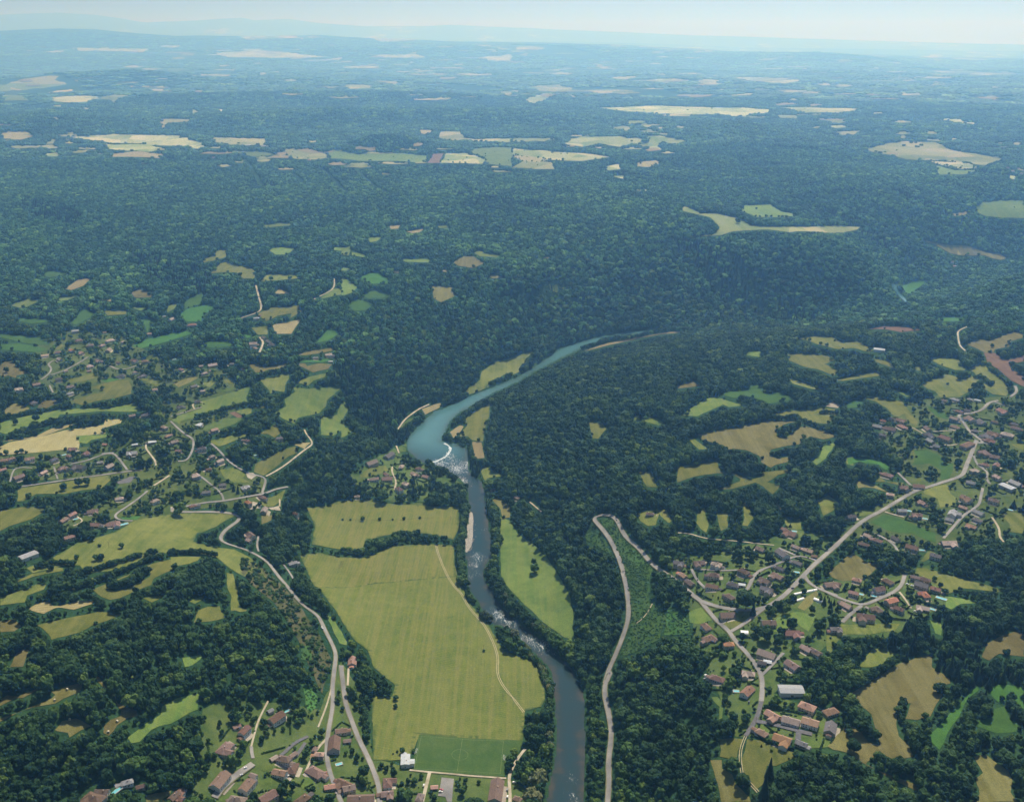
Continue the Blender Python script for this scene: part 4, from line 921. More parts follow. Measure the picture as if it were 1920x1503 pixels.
# ---------------------------------------------------------------- sheets
WORLD_OPEN = []                                        # outlines on the ground that carry no trees
def outline(pts, amp=1.0):
    out = []
    n = len(pts)
    for i in range(n):
        a, b = np.array(pts[i]), np.array(pts[(i + 1) % n]); d = np.linalg.norm(b - a); r = np.linalg.norm(a)
        s = max(5.0, r * .006); k = max(1, min(40, int(d / s)))
        nrm = np.array([-(b - a)[1], (b - a)[0]]) / max(d, 1e-6)
        for q in range(k):
            p = a + (b - a) * q / k
            q_ = min(1, 2500 / r); w = noise.noise(Vector((p[0] * .05 * q_, p[1] * .05 * q_, 3))) * 1.6 + noise.noise(Vector((p[0] * .2 * q_, p[1] * .2 * q_, 9))) * .8
            out.append(p + nrm * w * amp * max(1, (r / 2500) ** 1.9))
    return out
def sheet(name, wpts, m, off, grid=12.0, zfun=None, amp=1.0, attr=None):
    ol = outline(wpts, amp); n = len(ol); ar = np.array(ol)
    rr = np.hypot(ar[:, 0], ar[:, 1]).mean(); g = max(grid * .7, rr * .007)
    x0, y0 = ar.min(0); x1, y1 = ar.max(0)
    while (x1 - x0) * (y1 - y0) / g / g > 14000: g *= 1.15
    gx, gy = np.meshgrid(np.arange(x0 + g / 2, x1, g), np.arange(y0 + g / 2, y1, g)); gx, gy = gx.ravel(), gy.ravel()
    k = in_poly(gx, gy, ar); gx, gy = gx[k], gy[k]
    vs = [Vector((p[0] - x0, p[1] - y0)) for p in ol] + [Vector((a - x0, b - y0)) for a, b in zip(gx, gy)]
    v, e, f, ov, *_ = delaunay_2d_cdt(vs, [(i, (i + 1) % n) for i in range(n)], [], 1, 1e-3)
    f = [q for q in f if len(q) == 3]
    if not f: return None
    xy = np.array([(q[0] + x0, q[1] + y0) for q in v])
    r = np.hypot(xy[:, 0], xy[:, 1])
    z = height(xy[:, 0], xy[:, 1]) + off * np.maximum(1, r / 1800) if zfun is None else zfun(xy)
    F_ = np.array(f); A, B, D_ = xy[F_[:, 0]], xy[F_[:, 1]], xy[F_[:, 2]]
    flip = ((B - A)[:, 0] * (D_ - A)[:, 1] - (B - A)[:, 1] * (D_ - A)[:, 0]) < 0
    F_[flip] = F_[flip][:, ::-1]
    me = mesh_np(name, np.column_stack([xy, z]), F_, True)
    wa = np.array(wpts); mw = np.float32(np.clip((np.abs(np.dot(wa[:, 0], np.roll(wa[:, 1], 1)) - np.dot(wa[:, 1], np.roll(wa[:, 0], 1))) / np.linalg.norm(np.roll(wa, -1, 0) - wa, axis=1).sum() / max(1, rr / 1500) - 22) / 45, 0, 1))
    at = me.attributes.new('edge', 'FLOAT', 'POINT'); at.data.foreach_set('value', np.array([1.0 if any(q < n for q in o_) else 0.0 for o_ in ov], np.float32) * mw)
    if attr: attr(me, xy)
    return tag(new_obj(name, me, m=m), kind='structure')

lines = [l for l in FIELDS.strip().split('\n')]
cnt = 0
for li, l in enumerate(lines):
    s = l.split(); typ = s[1]; px = P(l); a = np.array(px)
    raster(px)
    gx, gy = ground(a[:, 0], a[:, 1]); w = list(zip(gx, gy))
    WORLD_OPEN.append(np.array(w))
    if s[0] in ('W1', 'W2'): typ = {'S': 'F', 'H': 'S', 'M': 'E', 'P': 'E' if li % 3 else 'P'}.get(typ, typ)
    m = MF.get(typ)
    nm = 'field'
    if typ == 'A': m = M_TARMAC; nm = 'turning_area'
    if l.startswith('G M 562'): m = MF['M2']
    if l.startswith('G M 575'): m = MF['M3']
    if typ == 'D': nm = 'gravel_yard'
    if typ == 'L': nm = 'lawn'
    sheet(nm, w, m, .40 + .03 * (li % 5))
# thin pale fields far out on the plain, one sheet
fr = random.Random(21); fv, ff, fm = [], [], []
for k in range(430):
    while True:
        if k >= 260:                                    # the long belt of fields before the far woods, and the plain at right
            if k % 4: x = fr.uniform(-10, 1260); y = np.interp(x, [0, 300, 600, 1000, 1250], [268, 276, 292, 296, 262]) + fr.gauss(0, 13)
            else: x = fr.uniform(1180, 1930); y = np.interp(x, [1180, 1500, 1930], [215, 218, 290]) + fr.gauss(0, 16)
            break
        x, y = fr.uniform(-20, 1940), 76 + 112 * fr.random() ** 1.2
        den = .25 + .9 * math.exp(-((x - 950) / 420) ** 2 - ((y - 112) / 30) ** 2) + .5 * math.exp(-((x - 330) / 260) ** 2 - ((y - 98) / 10) ** 2) + .4 * math.exp(-((x - 1650) / 250) ** 2 - ((y - 150) / 30) ** 2)
        if fr.random() < den and y > 80 + max(0, (x - 1100) * .04): break
    hw, hh = (fr.uniform(8, 38), fr.uniform(1.6, 4.4)) if k >= 260 else (fr.uniform(6, 40) * (.5 + (y - 70) / 110), fr.uniform(.8, 2.2) * (.5 + (y - 70) / 90)); n = fr.choice((4, 5, 6)); ph = fr.uniform(0, 6)
    pp = [(x + hw * math.cos(ph + i * 6.283 / n) * fr.uniform(.6, 1.2), y + hh * math.sin(ph + i * 6.283 / n) * fr.uniform(.6, 1.2)) for i in range(n)]
    gx, gy = ground([q[0] for q in pp], [q[1] for q in pp]); d = np.hypot(gx, gy)
    if k >= 260 and masked(np.array([q[0] for q in pp] + [x]), np.array([q[1] for q in pp] + [y])).mean() > .3: continue
    if d.max() / d.min() > 1.18 or d.max() > 42000: continue
    raster(pp); c = np.array([gx.mean(), gy.mean()])
    ring = []
    for i in range(n):
        for q in range(6): ring.append((gx[i] + (gx[(i + 1) % n] - gx[i]) * q / 6, gy[i] + (gy[(i + 1) % n] - gy[i]) * q / 6))
    b0 = len(fv); rings = [1.0, .66, .33]
    for s_ in rings:
        for q in ring: X_, Y_ = c + (np.array(q) - c) * s_; fv.append((X_, Y_, float(height(X_, Y_)) + (3 if k >= 260 else 8)))
    fv.append((*c, float(height(*c)) + (3 if k >= 260 else 8))); m_ = len(ring); mi = fr.choice((0, 0, 1, 2, 2) if k < 260 else (0, 2, 2, 2, 1))
    for k2 in range(2):
        for i in range(m_): j = (i + 1) % m_; ff.append((b0 + k2 * m_ + i, b0 + k2 * m_ + j, b0 + (k2 + 1) * m_ + j, b0 + (k2 + 1) * m_ + i)); fm.append(mi)
    for i in range(m_): ff.append((b0 + 2 * m_ + i, b0 + 2 * m_ + (i + 1) % m_, b0 + 3 * m_)); fm.append(mi)
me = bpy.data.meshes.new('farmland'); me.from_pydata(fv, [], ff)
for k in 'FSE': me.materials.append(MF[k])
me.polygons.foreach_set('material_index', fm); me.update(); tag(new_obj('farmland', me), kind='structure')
VILL = []
for l in VILLAGES.strip().split('\n'):
    a = np.array(P(l)); gx, gy = ground(a[:, 0], a[:, 1]); w = list(zip(gx, gy)); VILL.append(np.array(w))
    sheet('village_green', w, MF['V'], .18, 10)
def px_sheet(line, name, m, off, amp=.2):
    a = np.array(P(line)); raster(a); gx, gy = ground(a[:, 0], a[:, 1]); w = list(zip(gx, gy)); WORLD_OPEN.append(np.array(w))
    return sheet(name, w, m, off, 6, amp=amp), w
px_sheet(PITCH, 'football_pitch', MF['G'], .62)
px_sheet(CARPARK, 'car_park', M_ROAD, .75)

# ---------------------------------------------------------------- roads
ROAD_PTS = []
def ribbon(name, pts, width, m, off):
    p = spline(pts, 6.0); p = np.array(p)
    for _ in range(3): p[1:-1] = p[1:-1] * .5 + (p[:-2] + p[2:]) * .25
    t = np.gradient(p, axis=0); t /= np.maximum(np.linalg.norm(t, axis=1), 1e-6)[:, None]; nn = np.column_stack([-t[:, 1], t[:, 0]])
    r = np.hypot(p[:, 0], p[:, 1]); wob = np.array([1 + .12 * noise.noise(Vector((a * .06, b * .06, width))) for a, b in p])
    rows = []
    for k in (-.5, 0, .5):
        q = p + nn * (k * width * wob)[:, None]; z = np.maximum(height(q[:, 0], q[:, 1]), height(p[:, 0], p[:, 1]) - .4) + off * np.maximum(1, r / 1800)
        rows.append(np.column_stack([q, z]))
    n = len(p); co = np.concatenate(rows); f = []
    for k in range(2):
        for i in range(n - 1): f.append((k * n + i, k * n + i + 1, (k + 1) * n + i + 1, (k + 1) * n + i))
    f = np.array(f)[:, ::-1]
    return new_obj(name, mesh_np(name, co, f[:, ::-1], True), m=m), p, rows
for l in ROADS.strip().split('\n'):
    s = l.split(' ', 2); wd = float(s[0]) * .74; kind = s[1]; pts = []
    for seg in s[2].split('|'):
        a = np.array(P(seg)); gx, gy = ground(a[:, 0], a[:, 1]); pts += list(zip(gx, gy))
    ml = {'road': M_ROAD, 'tarmac': M_TARMAC, 'path': M_PATH, 'track': M_TRACK}[kind]
    base = {'road': 'road', 'tarmac': 'road', 'path': 'path', 'track': 'farm_track'}[kind]
    if kind == 'track':
        p0 = np.array(spline(pts, 6.0)); t = np.gradient(p0, axis=0); t /= np.linalg.norm(t, axis=1)[:, None]; nn = np.column_stack([-t[:, 1], t[:, 0]])
        for k in (-1, 1):
            o, p, rows = ribbon(base, [tuple(q) for q in p0 + nn * k * 1.05], .8, ml, .8); tag(o, kind='structure')
        p = p0; off = [p0 - nn * 2, p0, p0 + nn * 2]
        rows = [np.column_stack([q, height(q[:, 0], q[:, 1])]) for q in off]
    else:
        if kind == 'road' and wd >= 4.3:
            o, p, rows = ribbon('verge', pts, wd + 1.7, M_VERGE, .60); tag(o, kind='structure')
        o, p, rows = ribbon(base, pts, wd, ml, .92 + .06 * (len(ROAD_PTS) % 3)); tag(o, kind='structure')
    ROAD_PTS.append((p, wd))
    a = np.column_stack(project(*rows[0].T)); b = np.column_stack(project(*rows[-1].T))
    if not l.startswith('7.0 road U5'):
        for i in range(len(a) - 1): raster([a[i], a[i + 1], b[i + 1], b[i]])
    else:
        c = np.column_stack(project(*rows[1].T)); hid = (np.hypot(c[:, 0] - 1145, c[:, 1] - 965) < 12)
        for i in range(len(a) - 1):
            if not hid[i] and not (c[i, 0] > 1228 and c[i, 1] < 1108 and c[i, 1] > 1062): raster([a[i], a[i + 1], b[i + 1], b[i]])

# ---------------------------------------------------------------- river
RAPIDS = [('U1', 1050, 1320, 16, 1.0), ('U1', 1180, 1240, 14, 1.0), ('U2', 1150, 40, 26, .8), ('U2', 1260, 110, 30, .95), ('U2', 1330, 60, 24, .9), ('U2', 1320, 240, 16, 1.0), ('U2', 1400, 280, 14, .5), ('U2', 1540, 770, 14, .55),
          ('U2', 1480, 1080, 17, .9), ('U2', 1440, 1160, 15, .85), ('U3', 1420, 110, 12, .7), ('U3', 1700, 540, 14, 1.0), ('U3', 1830, 620, 14, .9), ('U7', 130, 790, 13, .9), ('U7', 300, 850, 15, .95), ('U7', 400, 930, 12, .7), ('U5', 1200, 1200, 8, .7), ('U5', 1250, 1420, 9, .85)]
def river_attr(me, xy):
    foam = np.zeros(len(xy))
    for t, x, y, rad, k in RAPIDS:
        q = plane(P('%s %g,%g' % (t, x, y))[0], 0); d = np.hypot(xy[:, 0] - q[0], (xy[:, 1] - q[1]) * .7); foam = np.maximum(foam, k * np.exp(-(d / rad) ** 2))
    e = np.array(bankL[::2] + bankR[::2]); d = np.full(len(xy), 1e9)
    for a, b in e: d = np.minimum(d, np.hypot(xy[:, 0] - a, xy[:, 1] - b))
    at = me.attributes.new('foam', 'FLOAT', 'POINT'); at.data.foreach_set('value', foam.astype(np.float32))
    at = me.attributes.new('depth', 'FLOAT', 'POINT'); at.data.foreach_set('value', np.clip(d / 28, 0, 1).astype(np.float32))
    pond = np.clip((xy[:, 1] - plane((860, 870), 0)[1]) / 120, 0, 1)
    at = me.attributes.new('still', 'FLOAT', 'POINT'); at.data.foreach_set('value', pond.astype(np.float32))
def water_mat():
    m, t, b = mat('river_water', rough=.12, spec=.28); b.inputs['IOR'].default_value = 1.33
    at = lambda n: N(t, 'ShaderNodeAttribute', attribute_name=n).outputs['Fac']
    bed = nz(t, .05, 5, dist=.8)
    d = math_(t, 'ADD', at('depth'), math_(t, 'MULTIPLY', math_(t, 'SUBTRACT', bed, .5), .7))
    fast = ramp(t, d, [(.05, (.050, .046, .034)), (.3, (.018, .034, .036)), (.8, (.009, .036, .044))])
    slow = ramp(t, d, [(.05, (.045, .080, .068)), (.4, (.052, .125, .128)), (1, (.062, .150, .158))])
    col = mix(t, at('still'), fast, slow)
    vec = rotated(t, .15, .35, .10)
    n1 = nz(t, 1.0, 6, vec, 1.6, .7)
    thr = math_(t, 'SUBTRACT', math_(t, 'ADD', n1, math_(t, 'MULTIPLY', at('foam'), .285)), .70)
    f = ramp(t, math_(t, 'MULTIPLY', thr, 4.5), [(0, (0, 0, 0)), (1, (1, 1, 1))])
    t.links.new(mix(t, f, col, (.56, .60, .62)), b.inputs['Base Color'])
    t.links.new(math_(t, 'ADD', math_(t, 'MULTIPLY', f, .6), .14), b.inputs['Roughness'])
    bp = N(t, 'ShaderNodeBump', Strength=.35, Distance=.5); t.links.new(mix_f(t, nz(t, .5, 4), n1, .6), bp.inputs['Height']); t.links.new(bp.outputs[0], b.inputs['Normal'])
    return m
M_WATER = water_mat()
def grow(bank, other, d):
    b = np.array(bank); o = np.array(other); out = []
    for p in b:
        q = o[np.argmin(np.hypot(*(o - p).T))]; v = p - q; out.append(tuple(p + v / max(np.linalg.norm(v), 1e-6) * d))
    return out
sheet('river', grow(bankL[::2], bankR, 6) + grow(bankR[::2], bankL, 6)[::-1], M_WATER, 0, 5, zfun=lambda xy: np.full(len(xy), .05), amp=0, attr=river_attr)
raster(P(RIVER_L) + P(RIVER_R)[::-1]); WORLD_OPEN.append(RIVER)
o, w = px_sheet(GORGE, 'river', M_WATER, 1.2)
def gorge_attr(o):
    for n in ('foam', 'depth', 'still'):
        at = o.data.attributes.new(n, 'FLOAT', 'POINT'); at.data.foreach_set('value', np.full(len(o.data.vertices), 0.0 if n == 'foam' else 1.0, np.float32))
gorge_attr(o)

# weir: a curved sill of white water
def weir():
    px = P('U1 950,1345 1010,1318 1080,1288 1130,1262 1165,1225 1188,1185 1180,1150 1150,1128 1120,1112')
    c = np.array(spline([plane(p, 0) for p in px], 2.0)); t = np.gradient(c, axis=0); t /= np.linalg.norm(t, axis=1)[:, None]; nn = np.column_stack([t[:, 1], -t[:, 0]])
    ks = np.linspace(-1, 1, 9); rows = []
    for k in ks:
        z = .95 - .65 * max(0, k) - .25 * max(0, -k) + .25 * np.array([noise.noise(Vector((a * .5, b * .5, k * 3))) for a, b in c])
        wv = np.array([2.3 + 2.0 * noise.noise(Vector((a * .09, b * .09, 1.0))) for a, b in c])
        rows.append(np.column_stack([c + nn * (k * wv)[:, None], z]))
    n = len(c); f = [(i * n + j, i * n + j + 1, (i + 1) * n + j + 1, (i + 1) * n + j) for i in range(len(ks) - 1) for j in range(n - 1)]
    m, t_, b = mat('white_water', rough=.6); col = ramp(t_, nz(t_, .45, 6), [(.40, (.16, .23, .25)), (.62, (.62, .66, .67))]); t_.links.new(col, b.inputs['Base Color'])
    tag(new_obj('weir', mesh_np('weir', np.concatenate(rows), f, True), m=m), 'curved river weir with white water spilling over its sill', 'weir')
weir()

def blob(bm, cx, cy, cz, rx, ry, rz, sub=2, amp=.2, seed=0.0):
    r = bmesh.ops.create_icosphere(bm, subdivisions=sub, radius=1.0)
    for v in r['verts']:
        d = 1 + amp * noise.noise(v.co * 1.7 + Vector((seed, seed * .7, 1.3))) * 2
        v.co = Vector((cx + v.co.x * rx * d, cy + v.co.y * ry * d, cz + v.co.z * rz * d))
def to_obj(name, bm, m, parent=None, smooth=False):
    me = bpy.data.meshes.new(name); bm.to_mesh(me); bm.free()
    if smooth: me.polygons.foreach_set('use_smooth', [True] * len(me.polygons))
    return new_obj(name, me, parent, m)
sheet('gravel_bank', [plane(q, 0) for q in P('U2 1385,560 1432,590 1440,700 1432,830 1420,960 1372,1020 1335,1010 1340,880 1350,760 1365,640')], plain('river_gravel', (.20, .19, .165), (.36, .345, .31), .35), 0, 5, zfun=lambda xy: np.full(len(xy), .22), amp=1.0)
bm = bmesh.new()
for k in range(260):
    y = random.uniform(600, 1010); x = 1365 + 40 * math.sin((y - 600) / 140) + random.gauss(0, 26)
    q = plane(P('U2 %g,%g' % (x, y))[0], 0); s = random.uniform(.3, .95)
    blob(bm, q[0], q[1], .35, s * 1.3, s, s * .6, 1, .25, k)
tag(to_obj('river_rubble', bm, M_STONE), 'bank of pale boulders along the left side of the rapids', 'rocks', kind='stuff')

# ---------------------------------------------------------------- trees
def crown_mesh(name, kind, seed):
    rs = random.Random(seed); bm = bmesh.new()
    if kind == 'c':
        for k in range(9):
            z = .12 + k * .098; rad = .5 * (1 - (k / 9.3)) + .03
            r = bmesh.ops.create_cone(bm, cap_ends=True, segments=11, radius1=rad, radius2=rad * .25, depth=.2)
            for v in r['verts']:
                a = math.atan2(v.co.y, v.co.x); w = 1 + .28 * noise.noise(Vector((math.cos(a) * 2, math.sin(a) * 2, k * 3.1 + seed)))
                v.co = Vector((v.co.x * w, v.co.y * w, v.co.z + z + rs.uniform(-.02, .02)))
    else:
        n = {'b': 11, 'w': 13, 's': 6, 'f': 1}[kind]
        lobes = []
        if kind == 'f':                                     # a far grove: many crowns side by side
            for k in range(9): lobes.append((rs.uniform(-.4, .4), rs.uniform(-.4, .4), rs.uniform(.45, .7), rs.uniform(.13, .2), rs.uniform(.3, .42)))
        else:
            lobes.append((0, 0, .55, .30, .32))
            for k in range(n):
                a = k * 2.4 + rs.uniform(-.4, .4); u = rs.uniform(-.55, .95); rad = .30 * math.sqrt(max(.05, 1 - u * u * .8)) * rs.uniform(.8, 1.15)
                s = rs.uniform(.14, .24); lobes.append((math.cos(a) * rad, math.sin(a) * rad, .56 + u * .26, s, s * rs.uniform(.85, 1.1)))
        for i, (x, y, z, s, sz) in enumerate(lobes):
            blob(bm, x, y, z, s, s, sz, 2 if kind != 'f' else 2, .32, seed * 9.1 + i * 3.3)
        for v in bm.verts: v.co += Vector((rs.gauss(0, .011), rs.gauss(0, .011), rs.gauss(0, .012)))
        cards = {'b': 260, 'w': 330, 's': 90, 'f': 0}[kind]
        for k in range(cards):
            x, y, z, s, sz = rs.choice(lobes)
            d = Vector((rs.gauss(0, 1), rs.gauss(0, 1), rs.gauss(0, 1) + .3)).normalized()
            c = Vector((x + d.x * s * 1.08, y + d.y * s * 1.08, z + d.z * sz * 1.08)); e = rs.uniform(.022, .05)
            u = Vector((rs.gauss(0, 1), rs.gauss(0, 1), rs.gauss(0, 1))).normalized(); w = u.cross(d + u * .2).normalized()
            if kind == 'w': u = Vector((d.x * .3, d.y * .3, -1)).normalized(); w = u.cross(d).normalized(); vs = (c - w * e * .6, c + w * e * .6, c + w * e * .4 + u * e * 2.4, c - w * e * .4 + u * e * 2.4)
            else: vs = (c - u * e - w * e * .7, c + u * e - w * e * .5, c + u * e * .9 + w * e * .8, c - u * e * .6 + w * e)
            bm.faces.new([bm.verts.new(q) for q in vs])
    me = bpy.data.meshes.new(name); bm.to_mesh(me); bm.free(); return me
def trunk_mesh(name, seed, bare=False):
    rs = random.Random(seed); bm = bmesh.new()
    def limb(a, b, r0, r1):
        a, b = Vector(a), Vector(b); d = b - a; q = d.to_track_quat('Z', 'Y').to_matrix().to_4x4()
        bmesh.ops.create_cone(bm, cap_ends=True, segments=6, radius1=r0, radius2=r1, depth=d.length, matrix=Matrix.Translation((a + b) / 2) @ q)
    limb((0, 0, -.06), (.01, 0, .34), .030, .020)
    for k in range(4):
        a = k * 1.6 + rs.uniform(-.3, .3); limb((.01, 0, .26 + k * .02), (math.cos(a) * .2, math.sin(a) * .2, .5 + rs.uniform(0, .12)), .015, .007)
    limb((.01, 0, .33), (0, .01, .75), .018, .006)
    me = bpy.data.meshes.new(name); bm.to_mesh(me); bm.free(); return me
VAR = [('b', s) for s in range(1, 6)] + [('c', 11), ('w', 21), ('s', 31), ('f', 41), ('f', 42)]
CR, TR, FULL = [], [], []
for k, s in VAR:
    c = crown_mesh('crown', k, s); c.materials.append({'b': M_LEAF, 'c': M_CONIF, 'w': M_WILLOW, 's': M_SCRUB, 'f': M_LEAF}[k]); CR.append(c)
    t = trunk_mesh('trunk', s); t.materials.append(M_BARK); TR.append(t)
    bm = bmesh.new(); bm.from_mesh(c); nf = len(bm.faces)
    if k in 'bcw':
        bm.from_mesh(t); bm.faces.ensure_lookup_table()
        for f in bm.faces[nf:]: f.material_index = 1
    me = bpy.data.meshes.new('tree_shape'); bm.to_mesh(me); bm.free(); me.materials.append(c.materials[0]); me.materials.append(M_BARK); FULL.append(me)
VI = {'b': [0, 1, 2, 3, 4], 'c': [5], 'w': [6], 's': [7], 'f': [8, 9]}

HOUSE_PTS = []                                         # filled before planting
for place, tile, items in HOUSES:
    for it in items.split():
        x, y, ang, L, roof = it.split(','); p = P('%s %s,%s' % (tile, x, y))[0]
        gx, gy = ground(p[0], p[1], 4.0); HOUSE_PTS.append((gx[0], gy[0], float(L)))
        k = F / math.hypot(gx[0], gy[0], CAM_Z); h = float(L) * .52 * k; raster([(p[0] + h * math.cos(a), p[1] + h * .75 * math.sin(a) + 2 * k) for a in np.linspace(0, 6.28, 12)[:-1]])
for lst in (POOLS, CARS):
    for it in lst:
        p = P('%s %g,%g' % it[:3])[0]; raster([(p[0] + 6 * math.cos(a), p[1] + 5 * math.sin(a)) for a in np.linspace(0, 6.28, 9)[:-1]])
        gx, gy = ground(*p); HOUSE_PTS.append((gx[0], gy[0], 7.0))

# narrow rides cut through the far forest
for l in ('W1 915,600 985,705', 'W1 1055,618 1140,700', 'W1 1200,632 1310,735', 'W1 1320,632 1460,735', 'W1 1690,690 1800,730'):
    a = np.array(P(l)); gx, gy = ground(a[:, 0], a[:, 1]); d = np.array([gx[1] - gx[0], gy[1] - gy[0]]); d /= np.linalg.norm(d); nn = np.array([-d[1], d[0]]) * 13
    WORLD_OPEN.append(np.array([(gx[0] + nn[0], gy[0] + nn[1]), (gx[1] + nn[0], gy[1] + nn[1]), (gx[1] - nn[0], gy[1] - nn[1]), (gx[0] - nn[0], gy[0] - nn[1])]))
BANDS = [(700, 2600, 8.6), (2600, 5600, 11.0), (5600, 9500, 26.0), (9500, 26000, 100.0)]
D1 = MASK.copy(); D1[1:] |= MASK[:-1]; D1[:-1] |= MASK[1:]; D1[:, 1:] |= MASK[:, :-1]; D1[:, :-1] |= MASK[:, 1:]
MASK[290:] = D1[290:]                                  # near trees keep a step back from the open ground
pl = []                                                # rows: x, y, width, height, variant, priority
for r0, r1, sp in BANDS:
    half = r1 * math.sin(R(36 if r0 < 2000 else 31)); xs = np.arange(-half, half, sp); ys = np.arange(r0 * math.cos(R(31)) if r0 > 800 else 560, r1, sp * .93)
    X, Y = np.meshgrid(xs, ys); X = X + (np.arange(len(ys)) % 2)[:, None] * sp * .5
    X = (X + rng.uniform(-.36, .36, X.shape) * sp).ravel(); Y = (Y + rng.uniform(-.36, .36, Y.shape) * sp).ravel()
    r = np.hypot(X, Y); k = (r >= r0) & (r < r1) & (np.abs(np.arctan2(X, Y)) < R(36 if r0 < 2000 else 30.5)); X, Y, r = X[k], Y[k], r[k]
    n = len(X); big = rng.random(n)
    if sp < 20:
        pt = np.sin(X * .013 + 1.7 * np.sin(Y * .006)) * np.sin(Y * .011 + 1.3 * np.sin(X * .008)); w = (7.6 + 7.5 * big ** 1.8 + 1.5 * pt + 4.0 * (big > .95)) * (sp / 8.6) ** .8; h = 8.0 + 8.5 * big + 2.5 * rng.random(n) + 2.5 * pt
        v = rng.integers(0, 5, n)
        cz = np.sin(X * .0041 + 2.1) * np.sin(Y * .0037 + .7) + np.sin(X * .011 + Y * .009); con = (cz > 1.42) & (rng.random(n) < .6)
        v = np.where(con, 5, v); w = np.where(con, w * .72, w); h = np.where(con, h * 1.1, h)
    else:
        w = sp * rng.uniform(1.3, 1.9, n); h = rng.uniform(13, 21, n) * (1 if sp < 40 else 1.3); v = rng.integers(8, 10, n)
    z = height(X, Y); ok = np.ones(n, bool)
    for w_ in WORLD_OPEN: ok &= ~in_poly(X, Y, w_)
    vill = np.zeros(n, bool)
    for w_ in VILL: vill |= in_poly(X, Y, w_)
    clump = np.sin(X * .085 + 2 * np.sin(Y * .05)) + np.sin(Y * .095 + 2 * np.sin(X * .06)); ok &= ~(vill & (rng.random(n) > .60 + .42 * clump)); sc = np.where(vill, rng.uniform(.4, .95, n), 1); w = w * sc; h = h * sc
    if r0 < 6000:
        for p, wd in ROAD_PTS:
            if np.hypot(p[:, 0], p[:, 1]).min() > r1 + 50: continue
            q = p[::1]; bx = (X > q[:, 0].min() - 12) & (X < q[:, 0].max() + 12) & (Y > q[:, 1].min() - 12) & (Y < q[:, 1].max() + 12) & ok
            idx = np.where(bx)[0]
            if len(idx):
                d = np.full(len(idx), 1e9)
                for a, b_ in q: d = np.minimum(d, (X[idx] - a) ** 2 + (Y[idx] - b_) ** 2)
                ok[idx[np.sqrt(d) < wd * .5 + w[idx] * .38]] = False
        for a, b_, L in HOUSE_PTS: ok &= (X - a) ** 2 + (Y - b_) ** 2 > (L * .62 + 1.5) ** 2
    # keep what the photograph shows as open ground in view: where a crown would stand before it, a lower bush grows
    pts_t = [(0, .98), (0, .6), (-.46, .55), (.46, .55), (-.3, .85), (.3, .85), (0, .3)] if sp < 20 else [(0, .75), (0, .35)]
    fit = np.zeros(n)
    for f in (1.0, .62, .36, .2) if sp < 20 else (1.0, .5):
        good = np.ones(n, bool)
        for kx, kz in pts_t:
            px, py = project(X + w * f * kx * Y / r, Y - w * f * kx * X / r, z + h * f * kz); good &= ~masked(px, py)
        fit = np.where((fit == 0) & good, f, fit)
    ok &= fit > 0; w = np.where(fit < 1, w * np.maximum(fit * 1.1, .2), w); h = h * np.where(fit > 0, fit, 1)
    # opens the canopy a little so crowns do not tile
    ok &= rng.random(n) > (.05 if sp < 20 else .0)
    if sp > 40:
        reg = np.sin(X * .0009 + 1) + np.sin(Y * .0011 + 2) + np.sin((X + Y) * .0023); ok &= (reg < 1.25)
    pl.append(np.column_stack([X, Y, w, h, v])[ok])
PLANT = np.concatenate(pl)
hedge = []
for l in HEDGES.strip().split('\n'):
    for seg in l.split('|'):
        s = seg.split(' ', 2); size = float(s[1]); a = np.array(P(s[0] + ' ' + s[2]))
        if len(a) == 0: continue
        gx, gy = ground(a[:, 0], a[:, 1]); p = spline(list(zip(gx, gy)), size * .42 if size > 6.5 else size * .35)
        for q in p:
            k = rng.uniform(.7, 1.12); vv = 6 if (s[0] in ('U7',) or (s[0] == 'U3' and size == 12)) and rng.random() < .6 else int(rng.integers(0, 5))
            if size < 6.5: hedge.append((q[0] + rng.normal(0, .3), q[1] + rng.normal(0, .3), size * .7 * k, size * .62 * k, vv))
            else: hedge.append((q[0] + rng.normal(0, size * .12), q[1] + rng.normal(0, size * .12), size * k, size * 1.02 * k, vv))
# trees and bushes scattered along the field borders
for l, w_ in zip(lines, WORLD_OPEN):
    if l.split()[1] not in 'MPHSRB' or l.startswith('G M') or l.startswith('G P'): continue
    rm = np.hypot(w_[:, 0], w_[:, 1]).mean(); n = len(w_)
    if rm > 9500: continue
    big = 9.0 if rm < 2600 else 12.0 if rm < 5600 else 22.0
    ar = .5 * abs(np.dot(w_[:, 0], np.roll(w_[:, 1], 1)) - np.dot(w_[:, 1], np.roll(w_[:, 0], 1)))
    wide = np.clip((2 * ar / np.linalg.norm(np.roll(w_, -1, 0) - w_, axis=1).sum() - 6) / 45, 0, 1)
    for i in range(n):
        a, b = w_[i], w_[(i + 1) % n]; d = np.linalg.norm(b - a); m_ = int(d / (big * .9)); run = rng.random() < .4
        for k in range(m_):
            if rng.random() < (.42 if run else .12) * wide:
                q = a + (b - a) * (k + rng.random()) / max(m_, 1) + rng.normal(0, big * .22, 2); sz = big * rng.uniform(.4, 1.05)
                hedge.append((q[0], q[1], sz, sz * rng.uniform(.8, 1.1) if rm < 5600 else sz * .6, int(rng.integers(0, 5)) if rm < 5600 else 8))
    for k in range(int(ar / (9000 if rm < 5600 else 60000))):
        q = w_[rng.integers(0, n)] * .5 + w_.mean(0) * .5 + rng.normal(0, ar ** .5 * .18, 2)
        if rng.random() < .5 and in_poly(np.array([q[0]]), np.array([q[1]]), w_)[0]:
            sz = big * rng.uniform(.4, .8); hedge.append((q[0], q[1], sz, sz * (.95 if rm < 5600 else .6), int(rng.integers(0, 5)) if rm < 5600 else 8))
